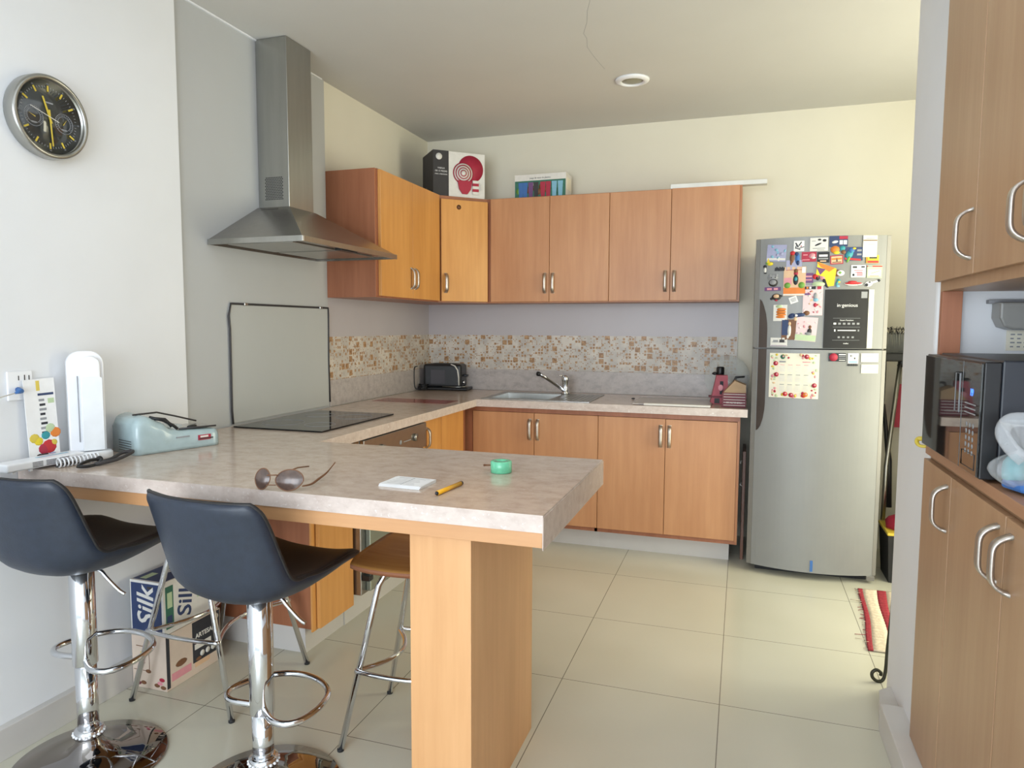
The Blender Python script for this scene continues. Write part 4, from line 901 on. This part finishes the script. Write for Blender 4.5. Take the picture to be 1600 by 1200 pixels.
for x, y, r_, c_ in ((-.035, -.04, .02, gold), (-.02, -.05, .018, yellow), (.01, -.035, .018, teal), (.02, -.07, .03, red), (.0, -.075, .024, crimson), (.05, -.03, .022, orange), (.03, -.015, .02, palegreen), (.04, -.06, .014, gold), (.0, -.10, .02, charcoal), (.03, -.102, .02, lilac), (-.02, -.1, .018, charcoal)):
    m.ball((x, y, .001), (r_, r_*.7, .0012), c_, M=Mp)
tag(m.build('seed_packet'), 'white printed packet with red yellow and orange fruit leaning on the wall', 'packet')
sk_ = thing('wall_socket', 'white wall socket behind the printed packet', 'socket', (-2.2395, 1.66, 1.19))
MB().box(-2.2397, -2.232, 1.605, 1.69, 1.15, 1.245, white, .003).build('plate', sk_)
m = MB(); m.box(-2.232, -2.231, 1.64, 1.643, 1.215, 1.23, charcoal); m.box(-2.232, -2.231, 1.66, 1.663, 1.212, 1.232, charcoal); m.box(-2.232, -2.231, 1.675, 1.678, 1.215, 1.23, charcoal); m.build('slots', sk_)
m = MB(); m.tube([(-2.231, 1.637, 1.185), (-2.207, 1.630, 1.182), (-2.195, 1.60, 1.178)], [.009, .008, .003], blue, n=8); m.tube([(-2.195, 1.60, 1.178), (-2.19, 1.5, 1.16), (-2.19, 1.35, 1.05), (-2.17, 1.3, .9)], .002, offw, n=6)
tag(m.build('charger_plug'), 'blue plug with thin white cord in the wall socket', 'plug')
m = MB(); m.tube(smooth_prof([(-2.03, 1.675, Z+.008), (-2.015, 1.70, Z+.006), (-2.02, 1.74, Z+.008), (-2.035, 1.76, Z+.016), (-2.045, 1.735, Z+.018), (-2.04, 1.695, Z+.014), (-2.03, 1.672, Z+.008)], 24), .0055, black, True, n=8)
m.tube(smooth_prof([(-2.012, 1.725, Z+.008), (-2.0, 1.79, Z+.012), (-2.01, 1.86, Z+.022), (-2.03, 1.883, Z+.024), (-2.05, 1.86, Z+.02), (-2.035, 1.80, Z+.010), (-2.02, 1.73, Z+.008)], 30), .006, charcoal, True, n=8); m.ball((-2.045, 1.765, Z+.016), .011, black)
tag(m.build('strap'), 'black looped wrist strap lying at the left of the bar', 'strap')
sg = thing('sunglasses', 'brown aviator sunglasses lying near the edge of the bar', 'sunglasses', (-1.22, 1.66, Z))
def lens(c, ax, w_, h_):
    m = MB(); M2 = frame(c, ax, (0, .25, 1))
    def fn(u, v):
        a = 2*PI*u; r_ = v; x = math.cos(a); y = math.sin(a); x *= (1 if y > 0 else 1-.15*abs(y)); return Vector((x*w_*r_, y*h_*r_, .006*(1-r_*r_)))
    m.grid(fn, 28, 7, lens_m, M=M2, closeu=True)
    m.tube([(math.cos(a*PI/14)*w_*(1 if math.sin(a*PI/14) > 0 else 1-.15*abs(math.sin(a*PI/14))), math.sin(a*PI/14)*h_, 0) for a in range(28)], .0016, brown, True, n=6, M=M2)
    return m
lens((-1.285, 1.632, Z+.031), (.98, .02, 0), .025, .030).build('lens', sg); lens((-1.203, 1.643, Z+.031), (.95, .30, 0), .040, .030).build('lens', sg)
m = MB(); m.tube([(-1.262, 1.622, Z+.045), (-1.235, 1.630, Z+.046)], .0018, brown, n=6); m.tube([(-1.262, 1.618, Z+.018), (-1.236, 1.626, Z+.018)], .0014, brown, n=6); m.build('bridge', sg)
m = MB(); m.tube(smooth_prof([(-1.164, 1.648, Z+.016), (-1.17, 1.70, Z+.010), (-1.185, 1.76, Z+.012), (-1.20, 1.82, Z+.015), (-1.205, 1.86, Z+.028), (-1.200, 1.872, Z+.040)], 20), [.0018+.0016*math.sin(PI*min(1, k/14)) for k in range(20)], brown, n=8); m.build('temple', sg)
m = MB(); m.tube([(-1.228, 1.640, Z+.048), (-1.215, 1.70, Z+.055), (-1.205, 1.74, Z+.052)], .002, brown, n=6); m.build('temple', sg)
m = MB(); Mn = Matrix.Translation((-.925, 1.825, Z+.0005))@Matrix.Rotation(math.radians(-3), 4, 'Z')
for k in range(5): m.box(-.068, .066, -.052+.001*k, .052+.0012*k, k*.0016, k*.0016+.0012, paper, M=Mn@Matrix.Rotation(.012*k, 4, 'Z'))
m.box(-.066, .064, -.046, .057, .0081, .0085, paper, M=Mn)
for k in range(5): m.box(-.05, .04-.01*(k % 2), .035-k*.017, .0365-k*.017, .0086, .0088, grey, M=Mn)
m.box(-.052, .05, .045, .046, .0086, .0088, grey, M=Mn); m.box(-.002, .0, -.04, .045, .0086, .0088, grey, M=Mn)
tag(m.build('notepad'), 'small white notepad of loose sheets on the bar', 'notepad')
pn = thing('pen', 'short yellow-orange pen with dark ends on the bar', 'pen', (-.78, 1.795, Z))
pe = col('amber', (240, 176, 40), .2)
m = MB(); a = Vector((-.787, 1.728, Z+.007)); b_ = Vector((-.772, 1.862, Z+.007)); m.tube([a, b_], .0065, pe, n=6); m.build('barrel', pn)
m = MB(); d_ = (a-b_).normalized(); m.tube([a, a+d_*.006], [.006, .003], ink, n=10); m.build('tip', pn)
m = MB(); m.tube([b_, b_-d_*.007], [.0068, .006], charcoal, n=10); m.build('cap', pn)
tp = thing('tape_roll', 'mint green roll of clear tape standing on the bar', 'tape', (-.722, 2.08, Z))
m = MB(); Mt = Matrix.Translation((-.722, 2.08, Z))
m.lathe([(.031, .0005), (.034, .002), (.034, .036), (.031, .038), (.016, .038), (.016, .0005)], green_tape, M=Mt@Matrix.Rotation(0, 4, 'Z'), n=36); m.build('roll', tp)
m = MB(); m.tube([(-.748, 2.09, Z+.02), (-.775, 2.10, Z+.016), (-.79, 2.106, Z+.014)], [.003, .003, .004], brown, n=6); m.build('tab', tp)

# ------------------------------------------------------------------ things on the back worktop
to = thing('toaster', 'black toaster with silver end band in the corner of the worktop', 'toaster', (-2.08, 4.70, Z))
Mt = Matrix.Translation((-2.068, 4.708, Z+.001))@Matrix.Rotation(math.radians(6), 4, 'Z')
m = MB(Mt); m.box(-.15, .14, -.075, .075, .02, .192, black, .02, seg=4); m.box(-.09, .02, -.078, -.074, .05, .15, plain('toaster_panel', (52, 48, 54), .3), .001); m.build('body', to)
def fn(u, v):
    a = -.1+u*(PI/2+.1); return Vector((.075+.055*math.sin(a), -.078+v*.156, .05+.145*math.cos(a) if a > 0 else .195))
m = MB(Mt); m.tube([(.065, -.0795, .192), (.095, -.0795, .180), (.115, -.0795, .15), (.122, -.0795, .10), (.124, -.0795, .04)], .010, offw, n=8, ry=.004); m.build('silver_band', to)
m = MB(Mt); m.box(-.155, .185, -.08, .08, .002, .022, black, .008); m.tube([(.0, -.082, .03), (.12, -.084, .028), (.185, -.06, .032)], .003, steel, n=6); m.build('base', to)
m = MB(Mt); m.box(-.10, .09, -.045, -.015, .1925, .194, blackm); m.box(-.10, .09, .015, .045, .1925, .194, blackm); m.build('slots', to)
m = MB(Mt); m.box(.14, .17, -.02, .02, .10, .115, black, .004); m.build('lever', to)
m = MB(Mt); m.lathe([(.014, 0), (.012, .012), (0, .013)], chrome, n=16, M=frame((.1405, -.03, .06), *RIGHT)); m.build('knob', to)
m = MB(); m.tube(smooth_prof([(-2.20, 4.59, Z+.03), (-2.232, 4.56, Z+.012), (-2.245, 4.55, Z+.05), (-2.246, 4.552, Z+.16), (-2.246, 4.60, Z+.175)], 24), .004, black, n=6)
for k in range(4): m.tube([(-2.20+.034*math.cos(a*PI/8), 4.585+.02*math.sin(a*PI/8)+k*.006, Z+.012+k*.010+.004*math.sin(a)) for a in range(16)], .0035, black, True, n=6)
tag(m.build('power_cord'), 'black power cord coiled to the left of the toaster', 'cord')
redg = plain('red_film', (190, 92, 80), .08, 0, .25, 9, alpha=.42)
m = MB(); m.box(-2.18, -1.68, 3.83, 4.02, Z+.0006, Z+.0022, redg, .0005); tag(m.build('red_reflection_sheet'), 'thin translucent sheet standing in for red reflections on the corner worktop', 'mat')  # red reflection streaks on the stone, put in as a coloured sheet
tr = MB(); tr.box(-.62, -.165, 4.19, 4.58, Z+.001, Z+.010, up_m, .003); tr.box(-.55, -.165, 4.165, 4.195, Z+.001, Z+.014, offw, .004)
tag(tr.build('draining_board'), 'grey speckled board lying on the worktop right of the sink', 'board')
m = MB(); m.ball((-.66, 4.50, Z+.006), (.012, .006, .005), charcoal); tag(m.build('pebble_stopper'), 'tiny dark plug stopper on the worktop right of the sink', 'stopper')
pk = thing('pink_carton', 'pink carton with dark print standing at the right end of the worktop', 'carton', (-.12, 4.42, Z))
rose = col('rose', (176, 84, 96))
m = MB(); Mp = Matrix.Translation((-.125, 4.42, Z+.001))@Matrix.Rotation(.1, 4, 'Z')
m.add([(-.055, -.03, 0), (.05, -.03, 0), (.05, .03, 0), (-.055, .03, 0), (-.02, -.03, .175), (.045, -.03, .175), (.045, .03, .175), (-.02, .03, .175)], [(0, 3, 2, 1), (4, 5, 6, 7), (0, 1, 5, 4), (1, 2, 6, 5), (2, 3, 7, 6), (3, 0, 4, 7)], rose, M=Mp)
m.box(-.062, .055, -.033, .033, .04, .05, maroon, .002, M=Mp); m.box(-.0, .02, -.032, -.03, .06, .14, ink, M=Mp); m.ball((.005, -.032, .1), (.016, .002, .02), pink, M=Mp); m.box(-.03, .0, -.034, -.03, .006, .036, charcoal, M=Mp); m.build('carton', pk)
m = MB(); Mb = Matrix.Translation((-.125, 4.50, Z+.001)); m.lathe([(.028, 0), (.03, .01), (.03, .13), (.014, .16), (.014, .19)], grey, M=Mb, n=24); bt = thing('bottle', 'small bottle with black pump cap behind the pink carton', 'bottle', (-.125, 4.50, Z)); m.build('body', bt)
m = MB(); m.lathe([(.022, .17), (.024, .18), (.024, .215), (.02, .222), (0, .222)], black, M=Mb, n=20); m.ball((-.03, -.01, .18), (.02, .014, .01), black, M=Mb); m.build('cap', bt)
ct = thing('striped_carton', 'brown carton with thin white stripes and peaked top beside the fridge', 'carton', (-.03, 4.30, Z))
m = MB(); Mc2 = Matrix.Translation((-.035, 4.30, Z+.001))
m.box(-.07, .065, -.07, .07, 0, .085, maroon, .002, M=Mc2); m.prism([(-.062, .085), (.063, .085), (.063, .13), (.0, .155)], -.06, .06, kraft, M=Mc2@frame((0, 0, 0), (1, 0, 0), (0, 0, 1)))
for k in range(5): m.box(-.06, .06, -.0712, -.07, .012+k*.016, .0145+k*.016, offw, M=Mc2)
m.text('DE ALMENDRA', .013, Mc2@frame((0, -.0714, .028), *FRONT), offw); m.build('carton', ct)
m = MB(); m.prism([(-.11, 0), (-.10, 0), (-.10, .0), (0.03, .01)], 0, 0.001, offw) if False else None
m.box(-.02, .0, 0, 0, 0, 0, offw) if False else None
Mg = Matrix.Translation((-.088, 4.66, Z+.15))@Matrix.Rotation(math.radians(78), 4, 'X')
m.lathe([(0, .03), (.05, .028), (.10, .018), (.135, .0), (.140, -.004), (.14, .0), (.10, .022), (.05, .032), (0, .034)], glass, M=Mg, n=48)
tag(m.build('glass_lid'), 'large round clear glass lid leaning on the wall beside the fridge', 'lid')
m = MB(); m.tube([(-.055, 4.405, Z+.001+.01), (-.05, 4.42, Z+.12), (-.03, 4.42, Z+.165), (.02, 4.42, Z+.17)], [.006, .008, .008, .005], black, n=8); m.tube([(-.055, 4.405, Z+.006), (-.035, 4.40, Z+.006)], .006, black, n=8)
tag(m.build('curved_handle'), 'curved black handle standing between the pink and the striped cartons', 'handle')

# ------------------------------------------------------------------ beside the fridge
bd = thing('folded_board', 'tall narrow brown board leaning in the gap left of the fridge', 'board', (.018, 4.4, 0))
m = MB(); m.box(.022, .040, 4.33, 4.62, .001, .66, board, .002); m.build('panel', bd)
m = MB(); m.tube([(.022, 4.34, .60), (.01, 4.325, .60), (.011, 4.325, .585)], .003, offw, n=6); m.tube([(.022, 4.34, .47), (.01, 4.325, .46), (.022, 4.33, .45)], .003, offw, n=6); m.build('hook', bd)
br = thing('broom', 'grey upturned broom leaning between fridge and wall', 'broom', (.84, 4.60, 0))
m = MB(); m.tube([(.80, 4.42, .29), (.815, 4.48, .6), (.885, 4.60, 1.20)], .0125, steel, n=12); m.build('handle', br)
m = MB(); m.box(.80, 1.08, 4.58, 4.63, 1.20, 1.25, black, .008); m.tube([(.885, 4.60, 1.17), (.90, 4.60, 1.22)], .018, black, n=10); m.build('head', br)
m = MB(); br_m = plain('grey_bristle', (150, 152, 148), .6)
for k in range(46):
    for j in range(3):
        x = .805+k*.006; m.tube([(x, 4.59+j*.015, 1.25), (x+random.uniform(-.004, .004)+(x-.94)*.1, 4.585+j*.018, 1.355+random.uniform(0, .02))], [.0022, .0016], br_m, n=4)
for k in range(60): x = random.uniform(.80, 1.08); a_ = random.uniform(0, 6.28); m.tube([(x, 4.60, 1.36), (x+.02*math.cos(a_), 4.60+.02*math.sin(a_), 1.385+random.uniform(0, .02)), (x+.03*math.cos(a_+1), 4.60, 1.39)], .0016, charcoal, n=4)
o = m.build('bristles', br)
m = MB(); m.tube([(.79, 4.60, .15), (.80, 4.62, .6), (.815, 4.66, 1.1), (.82, 4.69, 1.2)], .009, blackm, n=8); m.tube([(.84, 4.5, .35), (.835, 4.52, .62), (.80, 4.56, .95)], [.018, .016, .009], black, n=10)
tag(m.build('mop'), 'thin dark mop handle behind the grey broom', 'mop')
m = MB(); m.add([(.87, 4.68, .80), (1.0, 4.68, .80), (1.0, 4.68, 1.06), (.89, 4.68, 1.06), (.87, 4.72, .80), (1.0, 4.72, .80), (1.0, 4.72, 1.06), (.89, 4.72, 1.06)], [(0, 1, 2, 3), (7, 6, 5, 4), (0, 3, 7, 4), (1, 5, 6, 2), (3, 2, 6, 7), (0, 4, 5, 1)], crimson); m.tube([(.95, 4.70, 1.06), (.95, 4.72, 1.18), (.95, 4.825, 1.18)], .008, crimson)
tag(m.build('dustpan'), 'dark red dustpan hanging behind the broom', 'dustpan')
bn = thing('rubbish_bin', 'black bin with yellow rim and red bag between fridge and wall', 'bin', (.93, 4.30, 0))
m = MB(); m.add([(.80, 4.19, .001), (1.08, 4.19, .001), (1.08, 4.42, .001), (.80, 4.42, .001), (.785, 4.17, .27), (1.1, 4.17, .27), (1.1, 4.44, .27), (.785, 4.44, .27)], [(0, 3, 2, 1), (4, 5, 6, 7), (0, 1, 5, 4), (1, 2, 6, 5), (2, 3, 7, 6), (3, 0, 4, 7)], blackm); m.build('body', bn)
m = MB(); m.box(.78, 1.104, 4.165, 4.444, .268, .284, gold, .004); m.build('rim', bn)
m = MB(); m.ball((.94, 4.30, .30), (.145, .125, .07), crimson, jit=.07, sub=3); m.build('bin_bag', bn)['label'] = 'crumpled red bag bulging over the rim'
# rug and wrought iron foot
rgm = plain('rug_cream', (214, 200, 178), .9, 0, .15, 90); rgr = plain('rug_red', (150, 44, 56), .9, 0, .2, 90)
rg = thing('rug', 'small red and cream striped rag rug with frayed edge by the partition', 'rug', (.78, 3.63, 0))
m = MB(); R_2 = random.Random(5)
def rugx(t, y): return .005*math.sin(9*y+t*20)
stripes = [(.0, .022, rgr), (.022, .085, rgm), (.085, .125, rgr), (.125, .205, rgm), (.205, .25, rgr), (.25, .31, rgm), (.31, .36, rgr), (.36, .42, rgm)]
for a, b_, mt in stripes:
    def fn(u, v, a=a, b_=b_): y = 3.25+v*.78; return Vector((.56+.07*v+a+(b_-a)*u+rugx(a if u < .5 else b_, y), y, .007+.0025*math.sin(v*150)*1+.001))
    m.grid(fn, 4, 120, mt)
o = m.build('weave', rg); sd = o.modifiers.new('t', 'SOLIDIFY'); sd.thickness = .006; sd.offset = -1
m = MB()
for k in range(30):
    y = 3.26+k*.026; x = .56+.07*(y-3.25)/.78; L_ = R_2.choice([.008, .012, .02, .05]); m.tube([(x+.004, y, .006), (x-L_, y+R_2.uniform(-.015, .015), .004)], .0014, R_2.choice([rgm, rgr, rgm]), n=4)
m.build('fringe', rg)
ir = MB(); P_ = [(.592, 2.99, .50), (.588, 2.985, .30), (.578, 2.98, .14), (.574, 2.975, .05), (.565, 2.97, .012), (.545, 2.966, .006), (.527, 2.963, .02), (.525, 2.962, .04), (.54, 2.964, .052), (.556, 2.967, .042), (.556, 2.968, .03)]
ir.tube(smooth_prof(P_, 46), .0065, plain('wrought_iron', (58, 58, 48), .45, .6), n=10)
tag(ir.build('iron_stand'), 'dark wrought iron stand leg ending in a curl on the floor', 'stand')

# ------------------------------------------------------------------ microwave and its neighbours
mw = thing('microwave', 'black microwave oven with mirrored door on the pale wooden unit', 'microwave', (.72, 2.1, 1.0405))
X0 = .526
MB().box(X0+.035, .95, 1.8400, 2.3600, 1.048, 1.323, plain('dark_case', (44, 48, 56), .4), .004).build('case', mw)
MB().box(X0, X0+.034, 1.8400, 2.3600, 1.048, 1.319, black, .003).build('front_frame', mw)
mir = plain('mirror_glass', (96, 98, 98), .03, .85, .02, 5)
d = MB().box(X0-.005, X0-.0002, 1.9838, 2.3567, 1.052, 1.315, mir, .001).build('door', mw)
mb_ = MB(); mb_.box(X0-.0056, X0-.005, 2.0004, 2.0391, 1.185, 1.285, mir); mb_.text('LG', .03, frame((X0-.0058, 2.0192, 1.235), (0, 0, 1), (0, 1, 0)), grey) if False else mb_.tube([(X0-.006, 2.0026, 1.187), (X0-.006, 2.0369, 1.187), (X0-.006, 2.0369, 1.283), (X0-.006, 2.0026, 1.283)], .0012, grey, True, n=4)
mb_.build('door_mark', d)
cp = MB(); cp.box(X0-.005, X0-.0002, 1.8455, 1.9794, 1.052, 1.315, mir, .001); cp = cp.build('control_panel', mw)
m = MB(); m.text('19', .024, frame((X0-.0056, 1.9064, 1.243), *LEFT), led); m.build('display', cp)
m = MB()
for i in range(3):
    for j in range(5): m.lathe([(.006, 0), (.006, .0006), (0, .0006)], grey, n=12, M=frame((X0-.005, 1.8843+i*.025, 1.165-j*.016), *LEFT))
for j in range(3): m.box(X0-.0055, X0-.005, 1.8732+.0, 1.9562, 1.192+j*.011, 1.195+j*.011, grey)
m.build('keypad', cp)
m = MB(); m.tube([(X0-.0055, 1.8621, 1.064), (X0-.0055, 1.9617, 1.064), (X0-.0055, 1.9617, 1.10), (X0-.0055, 1.8621, 1.10)], .001, charcoal, True, n=4); m.build('open_button', cp)
for y in (1.8898, 2.3102): MB().box(.6, .63, y-.015, y+.015, 1.0405, 1.048, black).build('foot', mw)
bg_ = thing('plastic_bag', 'cloudy white plastic bag of green and blue packets before the microwave', 'bag', (.585, 1.76, 1.0405))
def bag(u, v):
    a = 2*PI*u; t = v; w_ = (.088*math.sin(min(1, t/.62)*PI*.9+.25) if t < .62 else .024+.10*(t-.62)**.9)
    w_ = max(w_, .02); wr = 1+.10*math.sin(a*7+t*6)*min(1, t*2)+.05*math.sin(a*13+t*15)
    return Vector((.59+.72*w_*wr*math.cos(a), 1.762+w_*wr*.74*math.sin(a), 1.0425+.15*t))
m = MB(); m.grid(bag, 60, 26, bag_m, closeu=True)
m.build('film', bg_)
m = MB()
lp_ = [(.63, 1.72, 1.13), (.60, 1.735, 1.155), (.585, 1.75, 1.185), (.60, 1.745, 1.212), (.64, 1.72, 1.215), (.67, 1.70, 1.19), (.66, 1.715, 1.15), (.645, 1.735, 1.135)]
lp_ = [(x-.05+(x-.63)*-.25, y+.02, z-.016) for x, y, z in lp_]; m.tube(smooth_prof(lp_, 30), .007, bag_m, n=10, ry=.016); m.build('handle', bg_)
m = MB(); m.ball((.575, 1.775, 1.085), (.025, .03, .036), teal, jit=.08); tag(m.build('green_packet'), 'green packet inside the cloudy plastic bag', 'packet')
m = MB(); m.box(-.03, .03, -.036, .036, 0, .022, blue, .008, M=Matrix.Translation((.588, 1.752, 1.046))@Matrix.Rotation(.3, 4, 'Z')); tag(m.build('blue_packet'), 'flat blue packet at the bottom of the cloudy plastic bag', 'packet')
m = MB(); m.ball((.61, 1.74, 1.10), (.024, .022, .022), gold); tag(m.build('yellow_packet'), 'yellow packet at the right inside the cloudy plastic bag', 'packet')
m = MB(); m.tube(smooth_prof([(.555, 2.43, 1.03), (.535, 2.44, 1.03), (.528, 2.45, 1.04), (.535, 2.455, 1.05), (.557, 2.44, 1.05)], 14), .0075, gold, n=8, ry=.005); m.box(.5405, .5575, 2.416, 2.45, 1.026, 1.054, gold, .004) if False else None
tag(m.build('yellow_clip'), 'small yellow plastic loop sticking out at the partition corner', 'clip')
tw = thing('towel_dispenser', 'grey rounded paper dispenser on the wall above the microwave', 'dispenser', (.83, 2.37, 1.39))
m = MB(); m.prism([(.70, 1.47), (.70, 1.425), (.712, 1.40), (.735, 1.392), (.96, 1.392), (.96, 1.47)], -2.4245, -2.345, plain('smoke_plastic', (150, 150, 146), .3), M=frame((0, 0, 0), (1, 0, 0), (0, 0, 1)), b=.006); m.build('cover', tw)
m = MB(); m.box(.685, .965, 2.40, 2.4245, 1.468, 1.48, grey, .002); m.build('bracket', tw)
m = MB(); m.box(.742, .86, 2.4215, 2.4245, 1.33, 1.39, cream)
for i in range(6):
    for j in range(4): m.box(.752+i*.017, .760+i*.017+.003*(j % 2), 2.4205, 2.4215, 1.340+j*.012, 1.344+j*.012, grey)
tag(m.build('paper_note'), 'cream paper note with small print on the wall behind the microwave', 'note')

# repeats share a group
for o in [x for x in C.objects if x.parent is None and 'category' in x]:
    n = o.name.split('.')[0]
    g = {'base_cabinet': 'wooden base cabinets under the worktop', 'wall_cupboard': 'wooden wall cupboards', 'bar_stool': 'dark leather bar stools',
         'wooden_stool': 'chrome-legged wooden stools', 'business_card': 'business cards on the fridge'}.get(n)
    if g is None and n.endswith('_magnet'): g = 'magnets on the fridge door'
    if g: o['group'] = g
